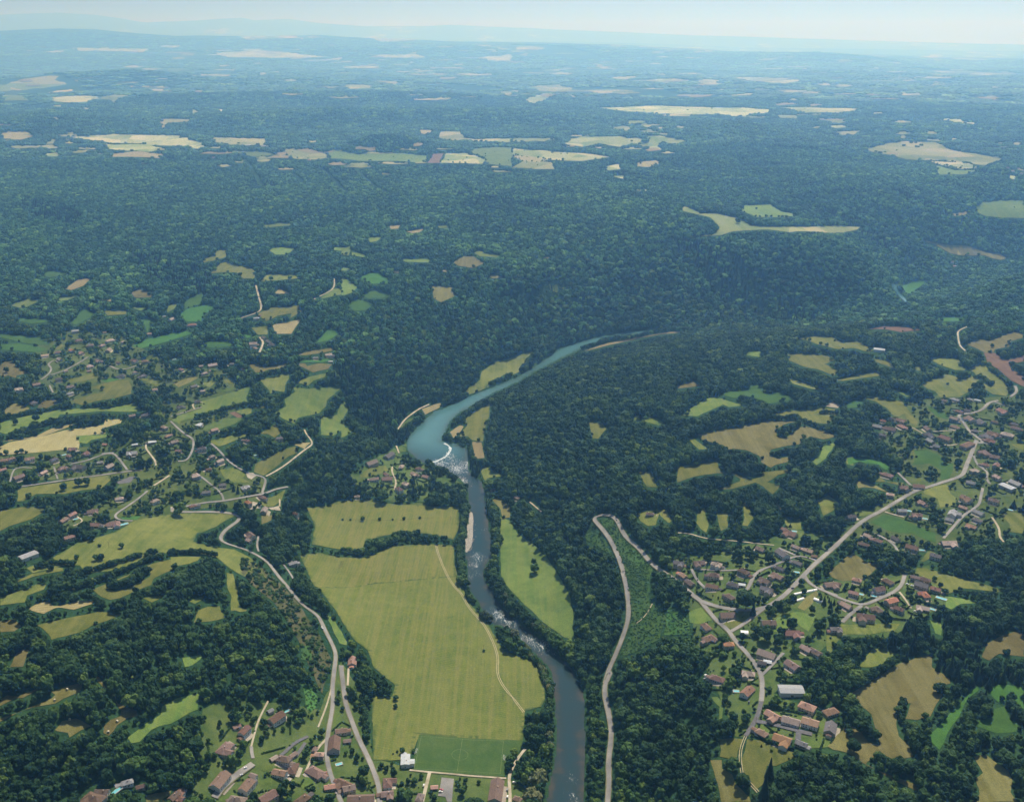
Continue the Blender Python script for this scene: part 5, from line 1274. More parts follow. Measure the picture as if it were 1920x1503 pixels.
# clipped garden hedges round the house plots
BIGOPEN = [w_ for l, w_ in zip(lines, WORLD_OPEN) if l.split()[1] in 'MPHSBRO'] + WORLD_OPEN[len(lines):len(lines) + 2]
for hx, hy, L in HOUSE_PTS:
    if L < 9.5 or math.hypot(hx, hy) > 2400: continue
    a0 = rng.uniform(0, 1.57); u = np.array([math.cos(a0), math.sin(a0)]); v = np.array([-u[1], u[0]]); A_, B_ = rng.uniform(14, 19), rng.uniform(11, 15); off = rng.normal(0, 4, 2)
    cs = [np.array([hx, hy]) + off + u * A_ * sa + v * B_ * sb for sa, sb in ((-1, -1), (1, -1), (1, 1), (-1, 1))]
    for i in range(4):
        if rng.random() < .35: continue
        a, b = cs[i], cs[(i + 1) % 4]; n = int(np.linalg.norm(b - a) / 1.5); n = 0 if any(in_poly(np.array([(a[0] * (1 - u_) + b[0] * u_) for u_ in (0, .25, .5, .75, 1)]), np.array([(a[1] * (1 - u_) + b[1] * u_) for u_ in (0, .25, .5, .75, 1)]), wp).any() for wp in BIGOPEN) else n; tall = rng.uniform(1.7, 3.0)
        for k in range(n):
            q = a + (b - a) * k / n + rng.normal(0, .2, 2)
            if all((q[0] - x_) ** 2 + (q[1] - y_) ** 2 > (l_ * .6 + 1) ** 2 for x_, y_, l_ in HOUSE_PTS): hedge.append((q[0], q[1], 2.2, tall, int(rng.integers(0, 5))))
    for k in range(int(rng.integers(3, 8))):
        q = np.array([hx, hy]) + off + u * rng.uniform(-A_, A_) + v * rng.uniform(-B_, B_); sz = rng.choice([2.0, 3.0, 4.5, 6.5])
        if all((q[0] - x_) ** 2 + (q[1] - y_) ** 2 > (l_ * .62 + sz * .4) ** 2 for x_, y_, l_ in HOUSE_PTS): hedge.append((q[0], q[1], sz, sz * rng.uniform(.9, 1.3), int(rng.integers(0, 5)) if rng.random() < .93 else 5))
HEDGE = np.array(hedge)
hp = project(HEDGE[:, 0], HEDGE[:, 1], height(HEDGE[:, 0], HEDGE[:, 1]) + HEDGE[:, 3] * .4)
onroad = np.zeros(len(HEDGE), bool)
for p, wd in ROAD_PTS:
    bx = np.where((HEDGE[:, 0] > p[:, 0].min() - 8) & (HEDGE[:, 0] < p[:, 0].max() + 8) & (HEDGE[:, 1] > p[:, 1].min() - 8) & (HEDGE[:, 1] < p[:, 1].max() + 8))[0]
    if len(bx):
        d = np.full(len(bx), 1e9)
        for a, b in p: d = np.minimum(d, (HEDGE[bx, 0] - a) ** 2 + (HEDGE[bx, 1] - b) ** 2)
        onroad[bx[np.sqrt(d) < wd * .5 + 1.2 + np.minimum(HEDGE[bx, 2] * .3, 2)]] = True
HEDGE = HEDGE[~onroad]
# scrub on the open green banks
sc = []
for l, w_ in zip(lines, WORLD_OPEN):
    if l.split()[1] not in 'OK': continue
    kk = l.split()[1] == 'K'
    x0, y0 = w_.min(0); x1, y1 = w_.max(0); n = int((x1 - x0) * (y1 - y0) / (22 if kk else 7))
    X = rng.uniform(x0, x1, n); Y = rng.uniform(y0, y1, n); k = in_poly(X, Y, w_)
    s = rng.uniform(1.2, 3.4, n) if not kk else 2 + 5.5 * rng.random(n) ** 2; sc.append(np.column_stack([X, Y, s, s * rng.uniform(.5, .8, n) * (1.2 if kk else 1), rng.integers(0, 5, n) if kk else np.full(n, 7)])[k])
SCRUB = np.concatenate(sc)

def woodland(name, rows, label, cat, shapes):
    """one mass: the points of every tree foot, each carrying its own copy of a tree shape"""
    n = len(rows); me = bpy.data.meshes.new(name); me.vertices.add(n)
    z = height(rows[:, 0], rows[:, 1]) - .2
    me.vertices.foreach_set('co', np.column_stack([rows[:, 0], rows[:, 1], z]).astype(np.float32).ravel())
    a = me.attributes.new('tree_scale', 'FLOAT_VECTOR', 'POINT'); a.data.foreach_set('vector', np.column_stack([rows[:, 2], rows[:, 2], rows[:, 3]]).astype(np.float32).ravel())
    a = me.attributes.new('tree_turn', 'FLOAT_VECTOR', 'POINT'); a.data.foreach_set('vector', np.column_stack([np.zeros(n), np.zeros(n), rng.uniform(0, 6.283, n)]).astype(np.float32).ravel())
    a = me.attributes.new('tree_kind', 'INT', 'POINT'); a.data.foreach_set('value', rows[:, 4].astype(np.int32))
    o = new_obj(name, me); tag(o, label, cat, kind='stuff')
    g = bpy.data.node_groups.new(name, 'GeometryNodeTree')
    g.interface.new_socket('Geometry', in_out='INPUT', socket_type='NodeSocketGeometry'); g.interface.new_socket('Geometry', in_out='OUTPUT', socket_type='NodeSocketGeometry')
    i_, o_ = g.nodes.new('NodeGroupInput'), g.nodes.new('NodeGroupOutput')
    iop = g.nodes.new('GeometryNodeInstanceOnPoints'); gi = g.nodes.new('GeometryNodeGeometryToInstance')
    for so in reversed(shapes):
        oi = g.nodes.new('GeometryNodeObjectInfo'); oi.inputs['Object'].default_value = so; oi.inputs['As Instance'].default_value = False; g.links.new(oi.outputs['Geometry'], gi.inputs[0])
    def att(nm, typ):
        q = g.nodes.new('GeometryNodeInputNamedAttribute'); q.data_type = typ; q.inputs['Name'].default_value = nm; return q.outputs[0]
    g.links.new(i_.outputs[0], iop.inputs['Points']); g.links.new(gi.outputs[0], iop.inputs['Instance'])
    iop.inputs['Pick Instance'].default_value = True; g.links.new(att('tree_kind', 'INT'), iop.inputs['Instance Index'])
    er = g.nodes.new('FunctionNodeEulerToRotation'); g.links.new(att('tree_turn', 'FLOAT_VECTOR'), er.inputs[0]); g.links.new(er.outputs[0], iop.inputs['Rotation'])
    g.links.new(att('tree_scale', 'FLOAT_VECTOR'), iop.inputs['Scale']); g.links.new(iop.outputs[0], o_.inputs[0])
    md = o.modifiers.new('planting', 'NODES'); md.node_group = g
    return o
SHAPES = [bpy.data.objects.new('tree_shape', me) for me in FULL]   # shapes only, in no collection
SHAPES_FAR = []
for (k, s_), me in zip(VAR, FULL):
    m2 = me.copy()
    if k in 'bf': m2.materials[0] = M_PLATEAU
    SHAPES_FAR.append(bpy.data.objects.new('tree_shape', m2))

FEET = None
def one_tree(x, y, w, h, v, label, group=None, name=None):
    nm = name or {'b': 'broadleaf_tree', 'c': 'conifer_tree', 'w': 'willow_tree'}[VAR[v][0]]
    z = float(height(x, y)) - .2
    t = thing(nm, (x, y, z), random.uniform(0, 6.28), label, 'tree', group); t.scale = (w, w, h)
    new_obj('trunk', TR[v], t); new_obj('crown', CR[v], t); return t
for tl, x, y, w, kd, lab in TREES:
    p = P('%s %g,%g' % (tl, x, y))[0]; gx, gy = ground(*p); v = random.choice(VI[kd])
    h = w * (1.9 if kd == 'c' else 1.05 if w > 6 else .95)
    if kd == 'c': w *= .75
    if 'dark grove' in lab and kd == 'b': h = w * 1.7
    one_tree(gx[0], gy[0], w, h, v, lab, name='bush' if ('bush' in lab and w < 9) else None)
    for A in (PLANT, HEDGE): A[:, 2] = np.where((A[:, 0] - gx[0]) ** 2 + (A[:, 1] - gy[0]) ** 2 < (w * .45) ** 2, 0, A[:, 2])
PLANT = PLANT[PLANT[:, 2] > 0]; HEDGE = HEDGE[HEDGE[:, 2] > 0]

ALL = np.concatenate([PLANT, HEDGE])
zz = height(ALL[:, 0], ALL[:, 1]) + ALL[:, 3] * .6
px, py = project(ALL[:, 0], ALL[:, 1], zz)
vis = (px > 0) & (px < 1920) & (py > 0) & (py < 1500)
app = np.where(vis & (ALL[:, 4] <= 6), ALL[:, 2] * ALL[:, 3] / (np.hypot(np.hypot(ALL[:, 0], ALL[:, 1]), zz - CAM_Z)) ** 2, 0)
pick = np.argsort(-app)[:225]
def wood_name(x, y):
    if x < 560 and y < 1300: return 'dark tree in the wood on the left hill slope', 'trees of the left hill wood'
    if x < 690: return 'dark leafy tree in the wood around the bottom left hamlet', 'trees of the bottom left wood'
    if x < 1040: return 'leafy tree between the left valley road and the river', 'trees of the valley floor'
    if x < 1135: return 'tree on the right river bank below the hairpin road', 'trees of the right river bank'
    if x < 1370: return 'dark leafy tree in the steep wood right of the hairpin road', 'trees of the steep wood'
    if x < 1620: return 'dark tree in the wood at the bottom edge below the new estate', 'trees of the wood below the estate'
    return 'dark hedgerow tree among the dry meadows at the lower right', 'trees of the lower right hedgerows'
for i in pick:
    lab, grp = wood_name(px[i], py[i]); one_tree(*ALL[i, :4], int(ALL[i, 4]), lab, grp)
rest = np.ones(len(ALL), bool); rest[pick] = False
REST = ALL[rest]; rr = np.hypot(REST[:, 0], REST[:, 1])
edge_ = 2500 + 350 * np.sin(REST[:, 0] * .003) + rng.normal(0, 160, len(rr))
woodland('forest', REST[rr < edge_], 'dense dark green woods and hedgerows covering the valley sides', 'woods', SHAPES)
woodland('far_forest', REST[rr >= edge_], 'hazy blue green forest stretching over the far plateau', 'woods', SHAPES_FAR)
woodland('scrub', SCRUB, 'bright green scrub on the banks beside the hairpin road', 'scrub', SHAPES)
print('trees', len(REST), 'scrub', len(SCRUB), 'individual', len(pick))
# ---------------------------------------------------------------- houses
def roof_mat(name, a, c):
    m, t, b = mat(name, rough=.85, spec=.15)
    tc = t.nodes.new('ShaderNodeTexCoord').outputs['Object']
    w = N(t, 'ShaderNodeTexWave', Scale=1.6, Distortion=.5); w.bands_direction = 'Z'; t.links.new(tc, w.inputs['Vector'])
    col = ramp(t, nz(t, .55, 5, tc, .4), [(.3, a), (.7, c)])
    col = mix(t, .22, col, ramp(t, w.outputs['Fac'], [(0, (.35, .35, .35)), (1, (.65, .65, .65))]), 'OVERLAY')
    hv = N(t, 'ShaderNodeHueSaturation'); t.links.new(math_(t, 'ADD', math_(t, 'MULTIPLY', rnd(t), .6), .68), hv.inputs['Value']); t.links.new(math_(t, 'ADD', math_(t, 'MULTIPLY', math_(t, 'FRACT', math_(t, 'MULTIPLY', rnd(t), 7.3)), .036), .485), hv.inputs['Hue']); t.links.new(math_(t, 'ADD', math_(t, 'MULTIPLY', math_(t, 'FRACT', math_(t, 'MULTIPLY', rnd(t), 13.7)), .5), .65), hv.inputs['Saturation']); t.links.new(col, hv.inputs['Color'])
    t.links.new(hv.outputs[0], b.inputs['Base Color']); return m
ROOF = {'b': roof_mat('brown_clay_tiles', (.115, .075, .060), (.185, .120, .095)), 'r': roof_mat('red_clay_tiles', (.155, .092, .072), (.235, .140, .108)),
        'o': roof_mat('orange_clay_tiles', (.27, .14, .088), (.36, .20, .13)), 'p': roof_mat('pale_terracotta_tiles', (.22, .165, .14), (.32, .245, .205)),
        'g': roof_mat('grey_slate', (.17, .175, .185), (.26, .265, .275)), 'd': roof_mat('dark_slate', (.075, .072, .078), (.13, .122, .125)), 'w': roof_mat('white_sheet_metal', (.27, .295, .315), (.35, .375, .39))}
WALL = [plain('white_render', (.62, .61, .58), (.74, .73, .70), .4), plain('cream_render', (.52, .47, .38), (.62, .57, .47), .4), plain('beige_render', (.42, .36, .28), (.50, .44, .35), .4), plain('grey_render', (.34, .34, .34), (.44, .44, .44), .4)]
M_GLASS, _t, _b = mat('window_glass', (.03, .04, .05), .08, .5)
M_SHUT = plain('brown_door_paint', (.12, .08, .05), (.17, .11, .07), 2)
M_CHIM = plain('chimney_render', (.35, .28, .24), (.48, .40, .35), 2)

def face(bm, pts): bm.faces.new([bm.verts.new(p) for p in pts])
def box(bm, x0, x1, y0, y1, z0, z1):
    r = bmesh.ops.create_cube(bm, size=1)
    for v in r['verts']: v.co = Vector(((x0 + x1) / 2 + v.co.x * (x1 - x0), (y0 + y1) / 2 + v.co.y * (y1 - y0), (z0 + z1) / 2 + v.co.z * (z1 - z0)))
def wall_part(bm, L, W, e, ridge, hip, ox=0, oy=0, turn=False):
    def T(x, y, z): return (ox - y, oy + x, z) if turn else (ox + x, oy + y, z)
    a, b = L / 2, W / 2
    for s in (-1, 1): face(bm, [T(-a, s * b, -2), T(a, s * b, -2), T(a, s * b, e), T(-a, s * b, e)][::s * -1])
    for s in (-1, 1):
        q = [T(s * a, -b, -2), T(s * a, b, -2), T(s * a, b, e)] + ([] if hip else [T(s * a, 0, e + ridge)]) + [T(s * a, -b, e)]
        face(bm, q[::s])
def roof_part(bm, L, W, e, ridge, hip, ox=0, oy=0, turn=False, th=.22, ov=.55):
    def T(x, y, z): return (ox - y, oy + x, z) if turn else (ox + x, oy + y, z)
    a, b = L / 2 + ov, W / 2 + ov; k = ridge / (W / 2); z0 = e - ov * k + .06; zr = e + ridge + .06
    ra = a - (b if hip else 0)
    ra = max(ra, .4)
    top = {}
    for dz in (0, th):
        A, B, Cc, D = T(-a, -b, z0 + dz), T(a, -b, z0 + dz), T(a, b, z0 + dz), T(-a, b, z0 + dz); E, G = T(-ra, 0, zr + dz), T(ra, 0, zr + dz)
        fs = [[A, B, G, E], [Cc, D, E, G]] + ([[B, Cc, G], [D, A, E]] if hip else [])
        for q in fs: face(bm, q if dz else q[::-1])
        top[dz] = (A, B, Cc, D, E, G)
    lo, hi = top[0], top[th]
    ring = [(0, 1), (1, 2), (2, 3), (3, 0)] if hip else [(0, 1), (1, 5), (5, 2), (2, 3), (3, 4), (4, 0)]
    for i, j in ring: face(bm, [lo[i], lo[j], hi[j], hi[i]])
NAMES = {'b': 'brown', 'r': 'red', 'o': 'orange', 'p': 'pale terracotta', 'g': 'grey', 'd': 'dark slate', 'w': 'white'}
ORD = ['', 'second', 'third', 'fourth', 'fifth', 'sixth', 'seventh', 'eighth', 'ninth', 'tenth']
rec = []
for place, tile, items in HOUSES:
    for it in items.split():
        x, y, ang, L, roof = it.split(','); p = P('%s %s,%s' % (tile, x, y))[0]; L = float(L)
        noun = 'shed' if L <= 9 else 'barn' if (L >= 24 and roof in 'wgdb') else 'house'
        rec.append([place, tile, p, float(ang), L, roof, noun])
groups = {}
for r_ in rec: groups.setdefault((r_[0], r_[5], r_[6]), []).append(r_)
for k, g in groups.items():
    g.sort(key=lambda q: q[2][0]); n = len(g)
    for i, q in enumerate(g):
        base = '%s-roofed %s' % (NAMES[k[1]].replace(' ', '-'), k[2])
        if n == 1: lab = '%s %s, %s' % ('only', base, k[0]) if 0 else '%s, %s' % (base, k[0])
        elif n == 2: lab = '%s %s, %s' % ('left-hand' if i == 0 else 'right-hand', base, k[0])
        else: lab = '%s %s, %s' % ('leftmost' if i == 0 else 'rightmost' if i == n - 1 else ORD[i] + ' from left', base, k[0])
        q.append(lab)
HRS = random.Random(3)
for place, tile, p, ang, L, roof, noun, lab in rec:
    gx, gy = ground(p[0], p[1], 4.0); gx, gy = float(gx[0]), float(gy[0]); dist = math.hypot(gx, gy); dep = math.atan2(CAM_Z - 60, dist)
    az = math.atan2(gx, gy); th = math.atan2(math.sin(R(ang)) / math.sin(dep), math.cos(R(ang))) if abs(ang) < 89 else R(ang)
    if dist > 3500: th = R(ang)
    L *= .92
    W = min(max(L * HRS.uniform(.56, .66), 5.0), 12.5); industrial = noun == 'barn' and roof in 'wg'
    if industrial: W = L * .55
    if 'manor' in place or (roof == 'r' and L > 30): W = 14
    e = 2.6 if L <= 9 else 5.2 if HRS.random() < .35 or L > 21 else 3.4
    if industrial: e = 5.0
    pitch = .16 if industrial or (roof == 'w') else HRS.uniform(.52, .70); ridge = W / 2 * pitch
    hip = (L > 9) and not industrial and HRS.random() < .38
    zb = float(height(gx, gy)) + .15
    h = thing({'house': 'house', 'shed': 'shed', 'barn': 'barn'}[noun], (gx, gy, zb), th - az, lab, noun, place)
    wing = (12 < L < 22) and HRS.random() < .4 and dist < 2300
    sgn = HRS.choice((-1, 1)); wl, ww = W * .55, W * .72
    bm = bmesh.new(); wall_part(bm, L, W, e, ridge, hip)
    if wing: wall_part(bm, wl + W / 2, ww, e - .12, ww / 2 * pitch, False, L * .22 * sgn, -(wl / 2 + W / 4) , True)
    wm = HRS.choice(WALL if roof != 'w' else WALL[:1] + WALL[3:]); to_obj('wall', bm, wm, h)
    bm = bmesh.new(); roof_part(bm, L, W, e, ridge, hip)
    if wing: roof_part(bm, wl + W / 2, ww, e - .12, ww / 2 * pitch, False, L * .22 * sgn, -(wl / 2 + W / 4), True)
    ro = to_obj('roof', bm, ROOF[roof], h)
    if noun == 'house' and dist < 4500:
        bm = bmesh.new(); cx = HRS.uniform(-.25, .25) * L; cy = HRS.choice((-1, 1)) * W * .12; box(bm, cx - .4, cx + .4, cy - .35, cy + .35, e + ridge * .5, e + ridge + 1.0)
        box(bm, cx - .52, cx + .52, cy - .47, cy + .47, e + ridge + 1.0, e + ridge + 1.15); to_obj('chimney', bm, M_CHIM, ro)
    if dist < 1900 and L > 7:
        if industrial or noun == 'shed':
            bm = bmesh.new(); box(bm, -1.4, 1.4, -W / 2 - .06, -W / 2 + .02, -.1, 2.2); to_obj('door', bm, M_SHUT, h)
        else:
            dx = HRS.uniform(-.1, .1) * L; bm = bmesh.new(); box(bm, dx - .55, dx + .55, -W / 2 - .05, -W / 2 + .02, -.1, 2.05); to_obj('door', bm, M_SHUT, h)
            for fl in range(2 if e > 4.5 else 1):
                for fx in (-.34, -.17, .17, .34):
                    if wing and abs(fx - .22 * sgn) < .2: continue
                    bm = bmesh.new(); box(bm, fx * L - .6, fx * L + .6, -W / 2 - .05, -W / 2 + .02, 1.0 + fl * 2.4, 2.2 + fl * 2.4); to_obj('window', bm, M_GLASS, h)
            for s in (-1, 1):
                bm = bmesh.new(); box(bm, s * (L / 2 + .05), s * (L / 2 - .02), -.6, .6, 1.0, 2.2); to_obj('window', bm, M_GLASS, h)
    if noun == 'house' and 10 < L < 23 and dist < 2400 and HRS.random() < .5:
        gs = HRS.choice((-1, 1)); gl, gw, gh = HRS.uniform(4.2, 6), HRS.uniform(4.5, 6), 2.5; gxo = gs * (L / 2 + gl / 2 - .05); gyo = HRS.uniform(-.2, .2) * W
        bm = bmesh.new(); wall_part(bm, gl, gw, gh, gw * .2, False, gxo, gyo); ga = to_obj('garage', bm, HRS.choice(WALL), h)
        bm = bmesh.new(); roof_part(bm, gl - .5, gw, gh, gw * .2, False, gxo, gyo, ov=.3); to_obj('roof', bm, ROOF[HRS.choice((roof, roof, 'b', 'd'))], ga)
    # paved apron in front of near houses
    if dist < 2300 and noun == 'house' and HRS.random() < .65:
        c, s_ = math.cos(th - az), math.sin(th - az); q = []
        sx = HRS.choice((-1, 1)); dx, dy = L * .5, W * .5
        for ux, uy in ((-dx * .9, -dy - 4.2), (dx * .9, -dy - 4.2), (dx * .9, -dy * .8), (-dx * .9, -dy * .8)) if HRS.random() < .5 else ((sx * (dx - 1), -dy), (sx * (dx + 5), -dy), (sx * (dx + 5), dy * .8), (sx * (dx - 1), dy * .8)):
            q.append((gx + ux * c - uy * s_, gy + ux * s_ + uy * c))
        sheet('terrace', q, MF['D'], .5, 4, amp=.15)

# ---------------------------------------------------------------- pools, cars, bales, poles, goals, tunnels
mp, tp, bp_ = mat('pool_water', (.08, .50, .58), .08, .5)
tp.links.new(ramp(tp, nz(tp, .8, 3), [(.3, (.10, .36, .42)), (.7, (.18, .47, .52))]), bp_.inputs['Base Color'])
for tl, x, y, ang, lab in POOLS:
    p = P('%s %g,%g' % (tl, x, y))[0]; gx, gy = ground(*p); d = math.hypot(gx[0], gy[0]); L = 12 if 'long' in lab else 6.5; W = 3.3 if L < 12 else 4.2
    t = thing('swimming_pool', (gx[0], gy[0], float(height(gx, gy)[0]) + .7), R(ang) - math.atan2(gx[0], gy[0]), ('turquoise swimming pool ' + lab).replace('pool long pool', 'pool, long,'), 'pool', 'garden swimming pools')
    bm = bmesh.new(); box(bm, -L / 2, L / 2, -W / 2, W / 2, -1.2, .12); to_obj('water', bm, mp, t)
    bm = bmesh.new()
    for a, b, c, e in ((-L / 2 - .8, L / 2 + 0.8, W / 2, W / 2 + 0.8), (-L / 2 - .8, L / 2 + .8, -W / 2 - .8, -W / 2), (-L / 2 - .8, -L / 2, -W / 2, W / 2), (L / 2, L / 2 + .8, -W / 2, W / 2)): box(bm, a, b, c, e, -1.2, .22)
    to_obj('coping', bm, M_STONE, t)
PAINT = {}
for n_, c_ in (('white', (.75, .75, .74)), ('blue', (.06, .14, .30)), ('grey', (.22, .23, .24)), ('black', (.02, .02, .022)), ('red', (.45, .03, .03)), ('silver', (.5, .51, .52))):
    PAINT[n_], _t, b = mat(n_ + '_car_paint', c_, .28, .5); b.inputs['Coat Weight'].default_value = .4
M_TYRE = plain('black_tyre_rubber', (.02, .02, .02), (.03, .03, .03), 5)
def loft(prof, halfw, inset):
    bm = bmesh.new(); rows = []
    for s, k in ((-1, inset), (-1, 1), (1, 1), (1, inset)):
        rows.append([bm.verts.new((x, s * halfw * (k if z > .55 else 1) * (.96 if z > .9 else 1), z)) for x, z in prof])
    n = len(prof)
    a, b = rows[1], rows[2]
    for i in range(n): bm.faces.new([a[i], a[(i + 1) % n], b[(i + 1) % n], b[i]])
    for v in rows[0] + rows[3]: bm.verts.remove(v)
    bm.faces.new(a[::-1]); bm.faces.new(b); bmesh.ops.recalc_face_normals(bm, faces=bm.faces); bmesh.ops.bevel(bm, geom=bm.edges[:], offset=.06, segments=2, affect='EDGES')
    return bm
def me_of(bm, name, m): me = bpy.data.meshes.new(name); bm.to_mesh(me); bm.free(); me.materials.append(m); return me
body_prof = [(-2.15, .28), (-2.2, .7), (-2.05, .98), (-.9, 1.02), (1.0, .98), (2.0, .78), (2.18, .55), (2.12, .28)]
cab_prof = [(-1.95, .95), (-1.6, 1.42), (-.2, 1.5), (.35, 1.45), (1.1, .95)]
BODY = {k: me_of(loft(body_prof, .88, 1), 'body', m) for k, m in PAINT.items()}; CABIN = me_of(loft(cab_prof, .76, 1), 'window', M_GLASS)
ROOFP = {}
for k, m in PAINT.items():
    bm = bmesh.new(); box(bm, -1.5, .3, -.66, .66, 1.47, 1.54); ROOFP[k] = me_of(bm, 'roof', m)
bm = bmesh.new(); bmesh.ops.create_cone(bm, cap_ends=True, segments=16, radius1=.32, radius2=.32, depth=.22, matrix=Matrix.Rotation(R(90), 4, 'X')); WHEEL = me_of(bm, 'wheel', M_TYRE)
for tl, x, y, ang, col, lab in CARS:
    p = P('%s %g,%g' % (tl, x, y))[0]; gx, gy = ground(*p)
    t = thing('car', (gx[0], gy[0], float(height(gx, gy)[0]) + 1.05), R(ang) - math.atan2(gx[0], gy[0]), '%s car %s' % (col, lab), 'car', 'parked and driving cars')
    new_obj('body', BODY[col], t); new_obj('window', CABIN, t); new_obj('roof', ROOFP[col], t)
    for wx in (-1.35, 1.35):
        for wy in (-.8, .8): o = new_obj('wheel', WHEEL, t); o.location = (wx, wy, .32)
M_BALE = plain('wrapped_straw_bale', (.46, .40, .28), (.62, .56, .42), 2)
for i, (tl, x, y) in enumerate(BALES):
    p = P('%s %g,%g' % (tl, x, y))[0]; gx, gy = ground(*p); bm = bmesh.new()
    bmesh.ops.create_cone(bm, cap_ends=True, segments=28, radius1=1.0, radius2=1.0, depth=1.5, matrix=Matrix.Rotation(R(90), 4, 'X'))
    bmesh.ops.bevel(bm, geom=[e for e in bm.edges if e.calc_face_angle(0) > 1], offset=.15, segments=3, affect='EDGES')
    o = to_obj('hay_bale', bm, M_BALE); o.location = (gx[0], gy[0], float(height(gx, gy)[0]) + 1.4); o.rotation_euler = (0, 0, i * .9); o.scale = (1.25, 1.25, 1.25)
    tag(o, ['round bale high on the long hay strip at lower left', 'round bale low on the long hay strip at lower left', 'round bale on the four-sided hay patch among trees', 'upper round bale on the hook-shaped hay patch', 'lower round bale on the hook-shaped hay patch'][i], 'hay bale', 'hay bales at the lower left')
M_WOOD = plain('weathered_pole_wood', (.10, .085, .07), (.17, .15, .125), 3)
for tl, x, y, lab in POLES:
    p = P('%s %g,%g' % (tl, x, y))[0]; gx, gy = ground(*p)
    t = thing('utility_pole', (gx[0], gy[0], float(height(gx, gy)[0])), 0, 'wooden utility pole ' + lab, 'pole', 'wooden utility poles')
    bm = bmesh.new(); bmesh.ops.create_cone(bm, cap_ends=True, segments=10, radius1=.19, radius2=.12, depth=9.5, matrix=Matrix.Translation((0, 0, 4.3))); to_obj('post', bm, M_WOOD, t)
    bm = bmesh.new(); box(bm, -.9, .9, -.08, .08, 8.4, 8.56); to_obj('crossarm', bm, M_WOOD, t)
def tube(bm, a, b, r, seg=8):
    a, b = Vector(a), Vector(b); d = b - a
    bmesh.ops.create_cone(bm, cap_ends=True, segments=seg, radius1=r, radius2=r, depth=d.length, matrix=Matrix.Translation((a + b) / 2) @ d.to_track_quat('Z', 'Y').to_matrix().to_4x4())
for tl, x, y, rz, lab in (('U4', 1290, 915, 88, 'white football goal at the left end of the pitch'), ('U5', 487, 985, -92, 'white football goal at the right end of the pitch')):
    p = P('%s %g,%g' % (tl, x, y))[0]; gx, gy = ground(*p)
    t = thing('football_goal', (gx[0], gy[0], float(height(gx, gy)[0]) + .6), R(rz), lab, 'goal', 'football goals')
    bm = bmesh.new(); tube(bm, (-3.66, 0, 0), (-3.66, 0, 2.44), .12); tube(bm, (3.66, 0, 0), (3.66, 0, 2.44), .12); tube(bm, (-3.66, 0, 2.44), (3.66, 0, 2.44), .12)
    for s in (-3.66, 3.66): tube(bm, (s, 0, 2.44), (s, 1.0, 2.3), .06); tube(bm, (s, 1.0, 2.3), (s, 2.2, 0), .06)
    tube(bm, (-3.66, 2.2, 0), (3.66, 2.2, 0), .06); to_obj('frame', bm, M_LINE, t)
    bm = bmesh.new()
    for k in range(25): s = -3.66 + k * .305; tube(bm, (s, 1.0, 2.3), (s, 2.2, 0), .018, 4)
    for k in range(9): tube(bm, (-3.66, 1.0 + k * .15, 2.3 - k * .29), (3.66, 1.0 + k * .15, 2.3 - k * .29), .018, 4)
    to_obj('net', bm, M_LINE, t)
M_POLY = plain('milky_plastic_film', (.68, .69, .68), (.80, .80, .78), .6, .4)
for tl, x, y, ang, L, w, lab in (('V4', 1570, 990, 33, 34, 2.0, 'long white polytunnel beside the vegetable plot'), ('V4', 1512, 1072, 40, 12, 2.0, 'short white polytunnel below the long one'), ('V4', 1722, 1088, -15, 14, 3.0, 'white polytunnel on the right of the vegetable plot'), ('V6', 905, 280, 8, 9, 4.5, 'white polytunnel on the lawn below the plateau road fork')):
    p = P('%s %g,%g' % (tl, x, y))[0]; gx, gy = ground(*p); bm = bmesh.new(); n = 12; ring = []
    for s in (-L / 2, L / 2): ring.append([bm.verts.new((s, w * math.cos(math.pi * k / n), w * .85 * math.sin(math.pi * k / n))) for k in range(n + 1)])
    for k in range(n): bm.faces.new([ring[0][k], ring[0][k + 1], ring[1][k + 1], ring[1][k]])
    bm.faces.new(ring[0][::-1]); bm.faces.new(ring[1])
    for k in range(int(L / 2) + 1):
        s = -L / 2 + k * 2
        for q in range(n): tube(bm, (s, (w + .03) * math.cos(math.pi * q / n), (w + .03) * .85 * math.sin(math.pi * q / n)), (s, (w + .03) * math.cos(math.pi * (q + 1) / n), (w + .03) * .85 * math.sin(math.pi * (q + 1) / n)), .04, 5)
    o = to_obj('polytunnel', bm, M_POLY); o.location = (gx[0], gy[0], float(height(gx, gy)[0]) + .3); o.rotation_euler = (0, 0, R(ang) * 1.15 - math.atan2(gx[0], gy[0]))
    tag(o, lab, 'polytunnel', 'garden polytunnels')
# touch lines of the pitch
def pl_line(a, b, w=.16):
    A, B = ground(*P('G %g,%g' % a)[0]), ground(*P('G %g,%g' % b)[0]); return (A[0][0], A[1][0]), (B[0][0], B[1][0])
corners = [(790, 1380), (944, 1389), (938, 1450), (777, 1441)]
cw = [np.array(pl_line(c, c)[0]) for c in corners]
segs = [(cw[i], cw[(i + 1) % 4]) for i in range(4)] + [((cw[0] + cw[1]) / 2, (cw[2] + cw[3]) / 2)]
bm = bmesh.new()
for a, b in segs:
    d = (b - a) / np.linalg.norm(b - a); nn = np.array([-d[1], d[0]]) * .12; n = 14
    for k in range(n):
        q0, q1 = a + (b - a) * k / n, a + (b - a) * (k + 1) / n
        vs = [q0 - nn, q1 - nn, q1 + nn, q0 + nn]; face(bm, [(v[0], v[1], float(height(v[0], v[1])) + .70) for v in vs])
ctr = (cw[0] + cw[1] + cw[2] + cw[3]) / 4
